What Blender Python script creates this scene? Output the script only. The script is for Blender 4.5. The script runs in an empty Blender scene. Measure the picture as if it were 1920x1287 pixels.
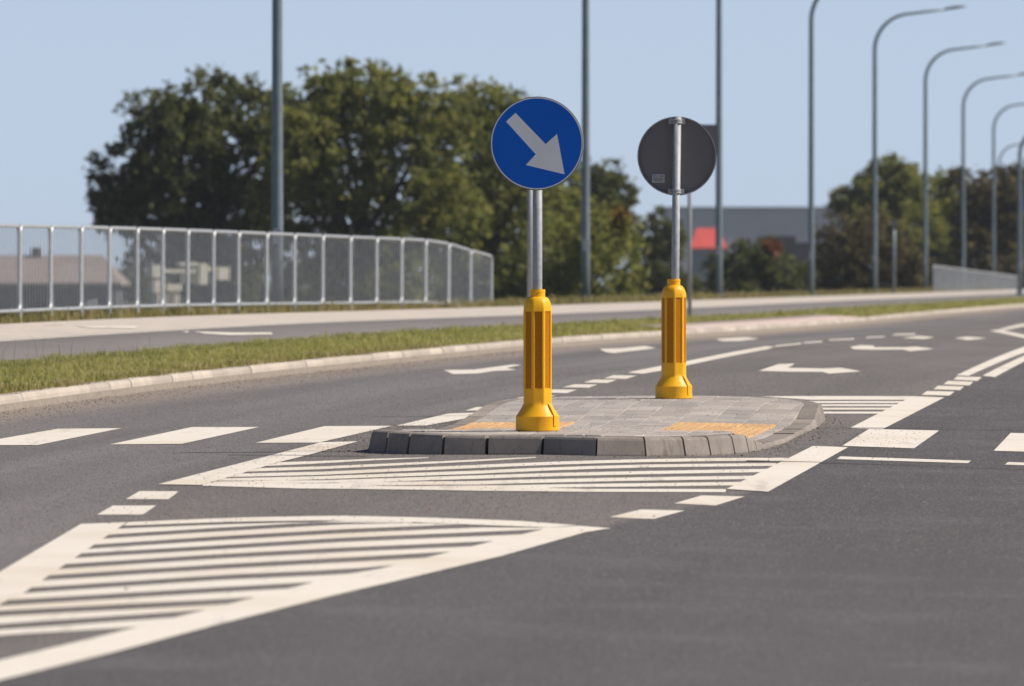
import bpy, bmesh, math, random
import numpy as np
from mathutils import Matrix, Vector

random.seed(7)
rng = np.random.default_rng(7)
S = bpy.context.scene
COL = S.collection
R = math.radians

# ---------------------------------------------------------------- camera, sky, sun, exposure
F = 13000.0                      # focal length in photo pixels (1920 wide)
CH = 1.45                        # eye height above the road
PITCH = math.atan((643.5 - 525) / F)
cam_d = bpy.data.cameras.new('camera')
cam = bpy.data.objects.new('camera', cam_d)
COL.objects.link(cam)
cam.location = (0, 0, CH)
cam.rotation_euler = (math.pi / 2 - PITCH, 0, 0)
cam_d.sensor_width = 36
cam_d.lens = F / 1920 * 36
cam_d.clip_start = 0.5
cam_d.clip_end = 6000
cam_d.dof.use_dof = True
cam_d.dof.focus_distance = 46.0
cam_d.dof.aperture_fstop = 5.4
S.camera = cam

SUN_EL, SUN_AZ = R(45), R(93)    # azimuth clockwise from +Y
W = bpy.data.worlds.new('World')
S.world = W
W.use_nodes = True
wn = W.node_tree.nodes
sky = wn.new('ShaderNodeTexSky')
sky.sky_type = 'NISHITA'
sky.sun_disc = False
sky.sun_elevation = SUN_EL
sky.sun_rotation = SUN_AZ
sky.altitude = 0
sky.air_density = 0.5
sky.dust_density = 0.1
sky.ozone_density = 2.0
bg = wn['Background']
SKY_STRENGTH = 0.08
bg.inputs['Strength'].default_value = SKY_STRENGTH
# pale blue summer haze low in the sky, thinning out all round towards 20 degrees
tc = wn.new('ShaderNodeTexCoord'); sx = wn.new('ShaderNodeSeparateXYZ')
W.node_tree.links.new(tc.outputs['Generated'], sx.inputs[0])
hz = wn.new('ShaderNodeMapRange'); hz.interpolation_type = 'SMOOTHSTEP'
for i_, q_ in zip((1, 2, 3, 4), (0.0, 0.22, .92, 0.0)): hz.inputs[i_].default_value = q_
W.node_tree.links.new(sx.outputs[2], hz.inputs[0])
mx = wn.new('ShaderNodeMix'); mx.data_type = 'RGBA'
W.node_tree.links.new(hz.outputs[0], mx.inputs[0]); W.node_tree.links.new(sky.outputs[0], mx.inputs[6])
mx.inputs[7].default_value = (.475 / SKY_STRENGTH, .575 / SKY_STRENGTH, .72 / SKY_STRENGTH, 1)
W.node_tree.links.new(mx.outputs[2], bg.inputs['Color'])

sl = bpy.data.lights.new('sun', 'SUN')
sl.energy = 5.0
sl.angle = R(0.53)
sl.color = (1.0, 0.93, 0.83)
sun = bpy.data.objects.new('sun', sl)
COL.objects.link(sun)
sd = Vector((math.cos(SUN_EL) * math.sin(SUN_AZ), math.cos(SUN_EL) * math.cos(SUN_AZ), math.sin(SUN_EL)))
sun.rotation_euler = sd.to_track_quat('Z', 'Y').to_euler()
sun.location = (60, 20, 60)
S.view_settings.view_transform = 'Standard'
S.view_settings.look = 'None'
S.view_settings.gamma = 1
S.view_settings.use_curve_mapping = False
S.view_settings.exposure = 0.14

# ---------------------------------------------------------------- terrain functions
def zl(Y):
    t = np.clip((Y - 55) / 45, 0, 1)
    return .0081 * (Y - (45 * (t**3 - t**4 / 2) + np.maximum(Y - 100, 0)))
def crown(X, Y):
    d = X - (0.9 + .108 * (Y - 49))
    s = np.sqrt(d * d + .25) - .5
    return np.clip(np.where(d < 0, -.010 * s, -.028 * s), -.13, 0)
def zr(X, Y):
    return zl(Y) + crown(X, Y)
def ray(x, y):
    a = (x - 960) / F; b = -(y - 643.5) / F
    d = np.array([a, math.cos(PITCH) + b * math.sin(PITCH), -math.sin(PITCH) + b * math.cos(PITCH)])
    return d / d[1]
_YS = np.linspace(8, 900, 3500)
def unp(x, y, h=0.0, zf=zr):
    """where the view ray of photo pixel (x, y) meets the surface zf raised by h"""
    d = ray(x, y)
    v = CH + d[2] * _YS - zf(d[0] * _YS, _YS) - h
    k = int(np.argmax(v < 0))
    lo, hi = _YS[k - 1], _YS[k]
    for _ in range(30):
        m = (lo + hi) / 2
        if CH + d[2] * m - zf(d[0] * m, m) - h > 0: lo = m
        else: hi = m
    return d[0] * lo, lo
def at(x, y, Y):
    d = ray(x, y)
    return Vector((d[0] * Y, Y, CH + d[2] * Y))

# the kerb line of the carriageway's far-left edge
_KP = np.array([(10,-8.9),(30,-6.75),(45,-5.2),(55.7,-4.07),(61.6,-3.45),(68.2,-2.41),(77.9,-.84),(90.3,.6),(102.2,2.5),
                (112,4.1),(130.3,6.4),(160.7,9.7),(199.4,14.3),(260,21.5),(400,38),(700,74)])
YG = np.arange(-60, 700, 1.0)
_xg = np.interp(YG, _KP[:, 0], _KP[:, 1])
_m = YG < 10
_xg[_m] = -8.9 + (YG[_m] - 10) * .107
_k = np.exp(-.5 * (np.arange(-18, 19) / 6.) ** 2); _k /= _k.sum()
KX = np.convolve(np.pad(_xg, 18, 'reflect', reflect_type='odd'), _k, 'valid')
KD = np.gradient(KX, YG)
def kerb_x(Y): return np.interp(Y, YG, KX)
def off(Y, o, h):
    """point at distance o to the left of the kerb line, h above the road edge"""
    d = np.interp(Y, YG, KD); n = np.sqrt(1 + d * d); x = kerb_x(Y)
    return x - o / n, Y + o * d / n, zr(x, Y) + h
def off_at_px(px, o):
    Ys = np.linspace(40, 600, 4000)
    x, y, z = off(Ys, o, .3)
    return float(np.interp(px, 960 + F * x / y, Ys))
RL = np.array([(-60,-9.7),(22,-1.62),(27,-.66),(33.5,.50),(38.4,1.42),(46.1,2.24),(50.2,2.69),(59.4,3.70),(67.9,4.73),(76.4,5.64),(120,10.6),(400,44),(700,80)])
LL = np.array([(-60,-9.),(29,-2.2),(33.7,-2.1),(39,-1.99),(46.5,-1.29),(53.6,-.49),(66,.87),(84.8,2.87),(120,6.9),(400,40),(700,76)])

# ---------------------------------------------------------------- materials
def nodes(name):
    m = bpy.data.materials.new(name); m.use_nodes = True
    nt = m.node_tree; b = nt.nodes['Principled BSDF']
    return m, nt, b
def nd(nt, typ, **kw):
    n = nt.nodes.new(typ)
    for k, v in kw.items():
        if k in ('operation', 'blend_type', 'attribute_name', 'noise_dimensions', 'data_type', 'feature', 'distance', 'interpolation_type', 'clamp_factor'):
            setattr(n, k, v)
    return n
def lk(nt, a, b): nt.links.new(a, b)
def noise(nt, scale, detail=3, rough=.6, vec=None):
    n = nt.nodes.new('ShaderNodeTexNoise')
    n.inputs['Scale'].default_value = scale; n.inputs['Detail'].default_value = detail; n.inputs['Roughness'].default_value = rough
    if vec is not None: lk(nt, vec, n.inputs['Vector'])
    return n.outputs['Fac']
def ramp(nt, fac, stops):
    r = nt.nodes.new('ShaderNodeValToRGB'); e = r.color_ramp.elements
    while len(e) < len(stops): e.new(.5)
    for el, (p, c) in zip(e, stops):
        el.position = p; el.color = (*c, 1) if len(c) == 3 else c
    lk(nt, fac, r.inputs['Fac']); return r.outputs['Color']
def mix(nt, a, b, fac, mode='MIX'):
    n = nt.nodes.new('ShaderNodeMix'); n.data_type = 'RGBA'; n.blend_type = mode
    for s, v in ((n.inputs[6], a), (n.inputs[7], b), (n.inputs[0], fac)):
        if hasattr(v, 'is_linked') or hasattr(v, 'links'): lk(nt, v, s)
        elif isinstance(v, tuple): s.default_value = (*v, 1)
        else: s.default_value = v
    return n.outputs[2]
def maprange(nt, v, a, b, c=0., d=1., smooth=True):
    n = nt.nodes.new('ShaderNodeMapRange'); n.interpolation_type = 'SMOOTHSTEP' if smooth else 'LINEAR'
    lk(nt, v, n.inputs[0])
    for i, q in zip((1, 2, 3, 4), (a, b, c, d)): n.inputs[i].default_value = q
    return n.outputs[0]
def math_(nt, op, a, b=0.):
    n = nt.nodes.new('ShaderNodeMath'); n.operation = op
    for s, v in ((n.inputs[0], a), (n.inputs[1], b)):
        if hasattr(v, 'links'): lk(nt, v, s)
        else: s.default_value = v
    return n.outputs[0]
def bump(nt, b, h, dist, strength=1.0):
    n = nt.nodes.new('ShaderNodeBump'); n.inputs['Distance'].default_value = dist; n.inputs['Strength'].default_value = strength
    lk(nt, h, n.inputs['Height']); lk(nt, n.outputs[0], b.inputs['Normal'])
def objco(nt): return nt.nodes.new('ShaderNodeTexCoord').outputs['Object']
def geopos(nt): return nt.nodes.new('ShaderNodeNewGeometry').outputs['Position']

def simple(name, c1, c2, scale=8., rough=.6, metal=0., spec=.4, bumpd=0., fine=0., island=0.):
    m, nt, b = nodes(name)
    co = geopos(nt)
    c = mix(nt, c1, c2, maprange(nt, noise(nt, scale, 4, .6, co), .3, .7))
    if fine:
        f = noise(nt, fine, 2, .7, co)
        c = mix(nt, c, mix(nt, c, (.25, .25, .25), .85, 'MULTIPLY'), maprange(nt, f, .52, .75))
    if island:
        oi = nt.nodes.new('ShaderNodeObjectInfo')
        v = maprange(nt, oi.outputs['Random'], 0, 1, 1 - island, 1 + island, False)
        n = nt.nodes.new('ShaderNodeVectorMath'); n.operation = 'SCALE'; lk(nt, c, n.inputs[0]); lk(nt, v, n.inputs['Scale']); c = n.outputs[0]
    lk(nt, c, b.inputs['Base Color'])
    b.inputs['Roughness'].default_value = rough; b.inputs['Metallic'].default_value = metal
    b.inputs['Specular IOR Level'].default_value = spec
    if bumpd: bump(nt, b, noise(nt, fine or scale * 12, 3, .7, co), bumpd)
    return m

def m_asphalt():
    m, nt, b = nodes('asphalt')
    co = geopos(nt)
    ku = nt.nodes.new('ShaderNodeAttribute'); ku.attribute_name = 'kerb_distance'
    ru = nt.nodes.new('ShaderNodeAttribute'); ru.attribute_name = 'right_line_distance'
    lu = nt.nodes.new('ShaderNodeAttribute'); lu.attribute_name = 'left_line_distance'
    al = nt.nodes.new('ShaderNodeAttribute'); al.attribute_name = 'along'
    cv = nt.nodes.new('ShaderNodeCombineXYZ')
    lk(nt, ku.outputs['Fac'], cv.inputs[0]); lk(nt, math_(nt, 'MULTIPLY', al.outputs['Fac'], .035), cv.inputs[1])
    streak = noise(nt, 1.1, 4, .55, cv.outputs[0])
    cv2 = nt.nodes.new('ShaderNodeCombineXYZ')
    lk(nt, ku.outputs['Fac'], cv2.inputs[0]); lk(nt, math_(nt, 'MULTIPLY', al.outputs['Fac'], .12), cv2.inputs[1])
    patch = noise(nt, .9, 5, .65, cv2.outputs[0])
    left = mix(nt, ASPH_L, tuple(.72 * q for q in ASPH_L), maprange(nt, streak, .35, .65))
    cen = mix(nt, ASPH_C, tuple(.78 * q for q in ASPH_C), maprange(nt, patch, .35, .65))
    rgt = mix(nt, ASPH_R, tuple(.84 * q for q in ASPH_R), maprange(nt, streak, .35, .65))
    cl = noise(nt, .8, 4, .6, co)
    rgt = mix(nt, rgt, tuple(1.2 * q for q in ASPH_R), maprange(nt, cl, .48, .72))
    wob = math_(nt, 'MULTIPLY', math_(nt, 'SUBTRACT', noise(nt, 1.5, 3, .6, co), .5), .25)
    c = mix(nt, left, cen, maprange(nt, math_(nt, 'ADD', lu.outputs['Fac'], wob), -.1, .15))
    c = mix(nt, c, rgt, maprange(nt, math_(nt, 'ADD', ru.outputs['Fac'], math_(nt, 'MULTIPLY', wob, .3)), -.14, -.02))
    # dust swept to the kerb foot
    dn = math_(nt, 'ADD', ku.outputs['Fac'], math_(nt, 'MULTIPLY', math_(nt, 'SUBTRACT', patch, .5), 1.6))
    dust = maprange(nt, dn, .2, 1.3, 1., 0.)
    c = mix(nt, c, DUST, math_(nt, 'MULTIPLY', dust, .75))
    # aggregate
    g1 = noise(nt, 130, 2, .6, co); g2 = noise(nt, 420, 1, .5, co); g3 = noise(nt, 34, 3, .7, co)
    c = mix(nt, c, (.42, .40, .40), maprange(nt, g1, .46, .32, 0, 1.), 'MULTIPLY')
    c = mix(nt, c, (.55, .54, .53), maprange(nt, g3, .60, .72, 0, .65), 'MULTIPLY')
    c = mix(nt, c, (.46, .42, .39), maprange(nt, g2, .62, .72, 0, .75))
    c = mix(nt, c, (.42, .37, .33), maprange(nt, g1, .62, .74, 0, .7))
    lk(nt, c, b.inputs['Base Color'])
    b.inputs['Roughness'].default_value = .8; b.inputs['Specular IOR Level'].default_value = .25
    bump(nt, b, g1, .0025, .6)
    return m
ASPH_L = (.20, .183, .180); ASPH_C = (.185, .166, .155); ASPH_R = (.100, .092, .095); DUST = (.33, .265, .21)

def m_paint():
    m, nt, b = nodes('road_paint')
    co = geopos(nt)
    c = mix(nt, (.77, .705, .62), (.68, .585, .47), maprange(nt, noise(nt, .7, 5, .65, co), .42, .75))
    w = math_(nt, 'ADD', noise(nt, 60, 3, .7, co), math_(nt, 'MULTIPLY', noise(nt, 2.2, 4, .6, co), .5))
    c = mix(nt, c, (.30, .27, .25), maprange(nt, w, .86, 1.02, 0, .75))
    mp = nt.nodes.new('ShaderNodeMapping'); mp.inputs['Scale'].default_value = (5, .35, 1); mp.inputs['Rotation'].default_value = (0, 0, .108); lk(nt, co, mp.inputs['Vector'])
    c = mix(nt, c, (.34, .31, .29), maprange(nt, noise(nt, 1.0, 5, .7, mp.outputs[0]), .56, .72, 0, .42))
    c = mix(nt, c, (.60, .50, .40), maprange(nt, noise(nt, 220, 2, .6, co), .62, .74, 0, .6))
    lk(nt, c, b.inputs['Base Color'])
    b.inputs['Roughness'].default_value = .75; b.inputs['Specular IOR Level'].default_value = .3
    bump(nt, b, noise(nt, 150, 2, .6, co), .002, .5)
    return m

def m_leaf(name, stops, trans=.35):
    m, nt, b = nodes(name)
    g = nt.nodes.new('ShaderNodeNewGeometry')
    big = noise(nt, .55, 3, .6, g.outputs['Position'])
    f = math_(nt, 'ADD', math_(nt, 'MULTIPLY', g.outputs['Random Per Island'], .55), math_(nt, 'MULTIPLY', big, .45))
    c = ramp(nt, f, stops)
    lk(nt, c, b.inputs['Base Color']); b.inputs['Roughness'].default_value = .6; b.inputs['Specular IOR Level'].default_value = .25
    t = nt.nodes.new('ShaderNodeBsdfTranslucent'); lk(nt, c, t.inputs['Color'])
    ms = nt.nodes.new('ShaderNodeMixShader'); ms.inputs[0].default_value = trans
    lk(nt, b.outputs[0], ms.inputs[1]); lk(nt, t.outputs[0], ms.inputs[2])
    lk(nt, ms.outputs[0], nt.nodes['Material Output'].inputs['Surface'])
    return m

def m_streaked(name, c1, c2, dark, spots):
    """concrete with rain streaks, scuffs and fine pores"""
    m, nt, b = nodes(name)
    co = geopos(nt)
    mp = nt.nodes.new('ShaderNodeMapping'); mp.inputs['Scale'].default_value = (9, 9, 1.2); lk(nt, co, mp.inputs['Vector'])
    c = mix(nt, c1, c2, maprange(nt, noise(nt, 2.5, 5, .65, co), .32, .68))
    c = mix(nt, c, dark, maprange(nt, noise(nt, 3, 4, .65, mp.outputs[0]), .52, .72, 0, .6))
    c = mix(nt, c, spots, maprange(nt, noise(nt, 14, 4, .7, co), .62, .74, 0, .8))
    c = mix(nt, c, (.35, .33, .31), maprange(nt, noise(nt, 160, 2, .6, co), .60, .72, 0, .8), 'MULTIPLY')
    oi = nt.nodes.new('ShaderNodeObjectInfo')
    v = maprange(nt, oi.outputs['Random'], 0, 1, .86, 1.12, False)
    n = nt.nodes.new('ShaderNodeVectorMath'); n.operation = 'SCALE'; lk(nt, c, n.inputs[0]); lk(nt, v, n.inputs['Scale'])
    lk(nt, n.outputs[0], b.inputs['Base Color'])
    b.inputs['Roughness'].default_value = .85; b.inputs['Specular IOR Level'].default_value = .25
    bump(nt, b, noise(nt, 120, 3, .7, co), .0025, .7)
    return m

M = dict(
    asphalt=m_asphalt(), paint=m_paint(),
    shadow_dark=simple('painted_shadow', (.06, .056, .057), (.085, .078, .077), 10, .7),  # dark colour for the thin shadows painted across the road
    kerb=m_streaked('kerb_concrete', (.52, .45, .38), (.43, .37, .31), (.29, .245, .205), (.58, .51, .44)),
    nose=m_streaked('island_kerb_concrete', (.33, .285, .245), (.25, .215, .19), (.13, .11, .095), (.46, .41, .37)),
    paver=simple('paving_block', (.47, .41, .36), (.37, .335, .31), 3., .8, fine=150, bumpd=.001, island=.14),
    sand=simple('joint_sand', (.30, .25, .2), (.2, .17, .14), 20, .95, fine=200),
    tactile=simple('tactile_tile', (.70, .43, .20), (.58, .36, .18), 5, .85, fine=70, bumpd=.001, island=.08),
    yellow0=simple('yellow_plastic', (.93, .475, .006), (.86, .425, .006), 5, .45, spec=.35, fine=0),
    reflector=simple('amber_reflector', (.50, .185, .002), (.43, .15, .002), 60, .55, spec=.15),
    galv=simple('galvanised_steel', (.40, .41, .425), (.30, .31, .33), 22, .6, metal=.2, spec=.5),
    lamp=simple('lamp_post_steel', (.21, .255, .275), (.17, .21, .23), 4, .5, metal=.35, spec=.5),
    lamphead=simple('lamp_head', (.07, .065, .065), (.1, .09, .09), 4, .5),
    fence=simple('fence_steel', (.52, .53, .54), (.42, .43, .44), 16, .42, metal=.4, spec=.5),
    blue=simple('sign_blue', (.001, .13, .62), (.001, .12, .58), 3, .55, spec=.15),
    white=simple('sign_white', (.84, .84, .83), (.78, .78, .78), 3, .5, spec=.5),
    signback=simple('sign_back_grey', (.15, .147, .15), (.13, .128, .132), 3, .6),
    sticker=simple('sticker', (.42, .42, .45), (.36, .36, .39), 60, .5),
    ink=simple('sticker_ink', (.12, .12, .14), (.10, .10, .12), 60, .6),
    soil=simple('verge_soil', (.22, .19, .08), (.33, .26, .14), 2.5, .95, fine=60),
    cycle=simple('cycle_path_asphalt', (.175, .158, .152), (.145, .132, .128), 1.2, .85, fine=110, bumpd=.001),
    walk=simple('footway_paving', (.60, .52, .45), (.51, .45, .39), 1.6, .9, fine=60, bumpd=.001),
    apron=simple('apron_paving', (.58, .45, .40), (.48, .38, .34), 2, .9, fine=50),
    edging=simple('edging_concrete', (.50, .46, .41), (.42, .38, .34), 3, .9),
    field=simple('field_grass', (.055, .065, .022), (.10, .09, .035), .06, .95, fine=3),
    bark=simple('bark', (.07, .055, .04), (.04, .032, .025), 6, .95, fine=30),
    hall=simple('hall_cladding', (.66, .61, .61), (.61, .565, .57), .3, .6),
    hallroof=simple('hall_roof', (.4, .4, .42), (.36, .36, .38), .5, .5),
    darkwall=simple('dark_wall', (.035, .036, .042), (.028, .03, .034), .5, .7),
    redroof=simple('red_roof', (.80, .12, .09), (.72, .10, .08), 1.2, .55),
    hutwall=simple('hut_wall', (.30, .31, .33), (.24, .25, .27), .8, .9),
    render=simple('wall_render', (.22, .22, .23), (.17, .17, .18), .8, .9),
    barnroof=simple('barn_roof', (.30, .25, .225), (.25, .205, .185), .5, .9),
    barnwall=simple('barn_wall', (.12, .115, .12), (.085, .08, .085), .6, .9),
    cream=simple('cream_concrete', (.80, .73, .60), (.68, .61, .50), .9, .9),
    redplastic=simple('red_plastic', (.45, .04, .04), (.4, .03, .03), 5, .5),
    whiteplastic=simple('white_plastic', (.7, .66, .6), (.6, .55, .5), 5, .5),
    grit=simple('grit', (.26, .22, .18), (.10, .085, .075), 40, .9, island=.0),
    dryleaf=simple('dry_leaf', (.22, .09, .03), (.14, .06, .025), 60, .8),
)
def m_yellow():
    m, nt, b = nodes('yellow_plastic')
    co = geopos(nt)
    c = mix(nt, (.93, .475, .006), (.84, .41, .008), maprange(nt, noise(nt, 5, 4, .6, co), .3, .7))
    c = mix(nt, c, (.42, .27, .08), maprange(nt, noise(nt, 9, 6, .72, co), .58, .74, 0, .55))
    c = mix(nt, c, (.36, .22, .06), maprange(nt, noise(nt, 70, 3, .7, co), .64, .74, 0, .5))
    lk(nt, c, b.inputs['Base Color'])
    b.inputs['Roughness'].default_value = .46; b.inputs['Specular IOR Level'].default_value = .35
    bump(nt, b, noise(nt, 90, 3, .6, co), .0008, .4)
    return m
M['yellow'] = m_yellow()
def m_grain(name, stops):
    m, nt, b = nodes(name)
    g = nt.nodes.new('ShaderNodeNewGeometry')
    lk(nt, ramp(nt, g.outputs['Random Per Island'], stops), b.inputs['Base Color'])
    b.inputs['Roughness'].default_value = .8; b.inputs['Specular IOR Level'].default_value = .25
    return m
M['grain'] = m_grain('asphalt_grain', [(0, (.034, .031, .031)), (.42, (.098, .089, .088)), (.8, (.19, .17, .163)), (1, (.34, .31, .29))])
M['paint_grain'] = m_grain('paint_grain', [(0, (.62, .56, .48)), (.6, (.76, .70, .62)), (.94, (.80, .74, .66)), (1, (.25, .22, .2))])
M['leaf_dark'] = m_leaf('leaf_dark', [(.2, (.065, .086, .026)), (.5, (.118, .136, .04)), (.8, (.195, .188, .054))], .5)
M['leaf_olive'] = m_leaf('leaf_olive', [(.2, (.12, .145, .034)), (.5, (.22, .235, .056)), (.8, (.34, .31, .078))], .55)
M['leaf_brown'] = m_leaf('leaf_brown', [(.2, (.075, .066, .028)), (.5, (.13, .108, .042)), (.8, (.20, .155, .06))], .45)
M['leaf_yellow'] = m_leaf('leaf_yellow', [(.2, (.16, .10, .015)), (.5, (.24, .15, .02)), (.8, (.32, .2, .03))], .35)
M['leaf_red'] = m_leaf('leaf_red', [(.2, (.16, .07, .03)), (.5, (.26, .10, .04)), (.8, (.3, .13, .05))], .35)
M['grass'] = m_leaf('grass_blade', [(.12, (.16, .19, .04)), (.40, (.32, .35, .08)), (.62, (.46, .42, .14)), (.85, (.66, .54, .28))], .5)
M['drygrass'] = m_leaf('dry_grass_blade', [(.15, (.15, .16, .04)), (.45, (.30, .26, .09)), (.75, (.46, .36, .17)), (.95, (.58, .46, .28))], .4)

# ---------------------------------------------------------------- object helpers
def mesh_obj(name, verts, faces, mat, parent=None, loc=None, smooth=False):
    me = bpy.data.meshes.new(name)
    me.from_pydata([tuple(map(float, v)) for v in verts], [], [tuple(f) for f in faces])
    if mat is not None: me.materials.append(mat)
    if smooth: me.polygons.foreach_set('use_smooth', [True] * len(me.polygons))
    me.update()
    o = bpy.data.objects.new(name, me); COL.objects.link(o)
    if parent is not None: o.parent = parent
    if loc is not None: o.location = loc
    return o
def inst(name, me, parent, loc, rotz=0):
    o = bpy.data.objects.new(name, me); COL.objects.link(o); o.parent = parent
    o.location = loc; o.rotation_euler = (0, 0, rotz)
    return o
def thing(name, loc, label, cat, group=None, rotz=0):
    o = bpy.data.objects.new(name, None); COL.objects.link(o)
    o.location = loc; o.rotation_euler = (0, 0, rotz); o.empty_display_size = .2
    o['label'] = label; o['category'] = cat
    if group: o['group'] = group
    return o
def tag(o, label, cat, group=None):
    o['label'] = label; o['category'] = cat
    if group: o['group'] = group
    return o
def big_mesh(name, V, quads, mat, parent=None, nper=4):
    """V (n,3), quads (m,nper) as numpy arrays"""
    me = bpy.data.meshes.new(name)
    me.vertices.add(len(V)); me.vertices.foreach_set('co', np.ascontiguousarray(V, np.float32).ravel())
    nf = len(quads)
    me.loops.add(nf * nper); me.loops.foreach_set('vertex_index', np.ascontiguousarray(quads, np.int32).ravel())
    me.polygons.add(nf); me.polygons.foreach_set('loop_start', np.arange(0, nf * nper, nper, dtype=np.int32))
    me.update(calc_edges=True)
    me.materials.append(mat)
    o = bpy.data.objects.new(name, me); COL.objects.link(o)
    if parent is not None: o.parent = parent
    return o
class MB:
    def __init__(s): s.v = []; s.f = []
    def add(s, v, f):
        n = len(s.v); s.v += [tuple(q) for q in v]; s.f += [tuple(i + n for i in q) for q in f]
    def box(s, x0, y0, z0, x1, y1, z1):
        s.add([(x0,y0,z0),(x1,y0,z0),(x1,y1,z0),(x0,y1,z0),(x0,y0,z1),(x1,y0,z1),(x1,y1,z1),(x0,y1,z1)],
              [(3,2,1,0),(4,5,6,7),(0,1,5,4),(1,2,6,5),(2,3,7,6),(3,0,4,7)])
    def tube(s, pts, rad, n=12, cap=True):
        pts = [Vector(p) for p in pts]
        if not hasattr(rad, '__len__'): rad = [rad] * len(pts)
        vs = []; t0 = (pts[1] - pts[0]).normalized()
        u = t0.orthogonal().normalized()
        for i, p in enumerate(pts):
            t = (pts[min(i + 1, len(pts) - 1)] - pts[max(i - 1, 0)]).normalized()
            u = (u - t * u.dot(t)).normalized(); w = t.cross(u)
            for k in range(n):
                a = 2 * math.pi * k / n
                vs.append(p + (u * math.cos(a) + w * math.sin(a)) * rad[i])
        fs = [(i*n+k, i*n+(k+1)%n, (i+1)*n+(k+1)%n, (i+1)*n+k) for i in range(len(pts)-1) for k in range(n)]
        if cap:
            fs.append(tuple(reversed(range(n)))); fs.append(tuple((len(pts)-1)*n+k for k in range(n)))
        s.add(vs, fs)
    def obj(s, name, mat, parent=None, loc=None, smooth=False):
        o = mesh_obj(name, s.v, s.f, mat, parent, loc, smooth)
        if smooth: 
            for p in o.data.polygons: p.use_smooth = len(p.vertices) <= 4
        return o

# ---------------------------------------------------------------- ground, road, path
g = MB()
XS = [-1200, -400, -120, -60, 60, 120, 400, 1200]; YS_ = [-150, -60, 100, 300, 700, 1500, 2400]
V = [(x, y, -1.7) for y in YS_ for x in XS]
nx = len(XS)
Q = [(j*nx+i, j*nx+i+1, (j+1)*nx+i+1, (j+1)*nx+i) for j in range(len(YS_)-1) for i in range(nx-1)]
ground = mesh_obj('ground', V, Q, M['field']); ground['kind'] = 'structure'

def strip_sheet(name, rows, mat, ystep=1.0, y0=-50, y1=620, kind='structure'):
    """rows: list of (offset left of the kerb, height above the road edge)"""
    Ys = np.arange(y0, y1, ystep)
    V = []; n = len(rows)
    cols = [np.stack(off(Ys, o, h), 1) for o, h in rows]
    V = np.stack(cols, 1).reshape(-1, 3)
    q = [(j*n+i+1, j*n+i, (j+1)*n+i, (j+1)*n+i+1) for j in range(len(Ys)-1) for i in range(n-1)]
    o = big_mesh(name, V, np.array(q), mat)
    o['kind'] = kind
    return o

# road sheet: grid in (offset right of the kerb line, distance)
us = np.concatenate([np.array([-.12]), np.arange(0, 13.01, .25)])
Ys = np.concatenate([np.arange(-50, 130, .5), np.arange(130, 620, 2.)])
UU, YY = np.meshgrid(us, Ys)
XX = kerb_x(YY) + UU
ZZ = zr(XX, YY)
V = np.stack([XX, YY, ZZ], -1).reshape(-1, 3); n = len(us)
jj, ii = np.meshgrid(np.arange(len(Ys) - 1), np.arange(n - 1), indexing='ij')
a = (jj * n + ii).ravel()
road = big_mesh('road', V, np.stack([a, a + 1, a + n + 1, a + n], 1), M['asphalt'])
road['kind'] = 'structure'
for nm, val in (('kerb_distance', UU), ('right_line_distance', XX - np.interp(YY, RL[:, 0], RL[:, 1])),
                ('left_line_distance', XX - np.interp(YY, LL[:, 0], LL[:, 1])), ('along', YY)):
    at_ = road.data.attributes.new(nm, 'FLOAT', 'POINT'); at_.data.foreach_set('value', np.ascontiguousarray(val.ravel(), np.float32))
road.data.polygons.foreach_set('use_smooth', [True] * len(road.data.polygons))

verge = strip_sheet('verge', [(.14, .06), (.17, .10), (.5, .135), (1.1, .165), (1.86, .20), (1.88, .12)], M['soil'])
apron = strip_sheet('paved_apron', [(.15, .10), (.152, .124), (1.0, .168), (1.04, .10)], M['apron'], 1.0, 104, 136)
cycle_path = strip_sheet('cycle_path', [(1.84, .10), (1.85, .207), (3.40, .30)], M['cycle'])
path_edging = strip_sheet('path_edging', [(3.40, .2), (3.402, .304), (3.478, .307), (3.48, .2)], M['edging'])
footway = strip_sheet('footway', [(3.48, .305), (4.95, .395)], M['walk'])
emb = strip_sheet('embankment', [(4.95, .39), (5.0, .40), (5.8, .40), (7.0, .15), (12.0, -1.9), (14, -2.8)], M['field'])
# right-hand side of the carriageway
Ysr = np.arange(-50, 620, 2.)
rx = kerb_x(Ysr) + 12.9
Vr = np.stack([np.stack([rx + o, Ysr, zr(rx, Ysr) + h], 1) for o, h in ((0, -.05), (.05, .12), (3, .15), (12, -2.6))], 1).reshape(-1, 3)
q = [(j*4+i, j*4+i+1, (j+1)*4+i+1, (j+1)*4+i) for j in range(len(Ysr)-1) for i in range(3)]
rv = big_mesh('roadside_bank', Vr, np.array(q), M['field']); rv['kind'] = 'structure'

# thin summer air between the camera and the far trees and hall
mbh = MB(); mbh.box(-1300, -250, -4.0, 1300, 2500, 16)
hz_m = bpy.data.materials.new('thin_haze'); hz_m.use_nodes = True
hn = hz_m.node_tree; hn.nodes.remove(hn.nodes['Principled BSDF'])
pv = hn.nodes.new('ShaderNodeVolumePrincipled'); pv.inputs['Density'].default_value = .00014
pv.inputs['Color'].default_value = (.86, .91, 1, 1)
hn.links.new(pv.outputs[0], hn.nodes['Material Output'].inputs['Volume'])
haze = mbh.obj('haze', hz_m); haze['kind'] = 'stuff'

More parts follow.
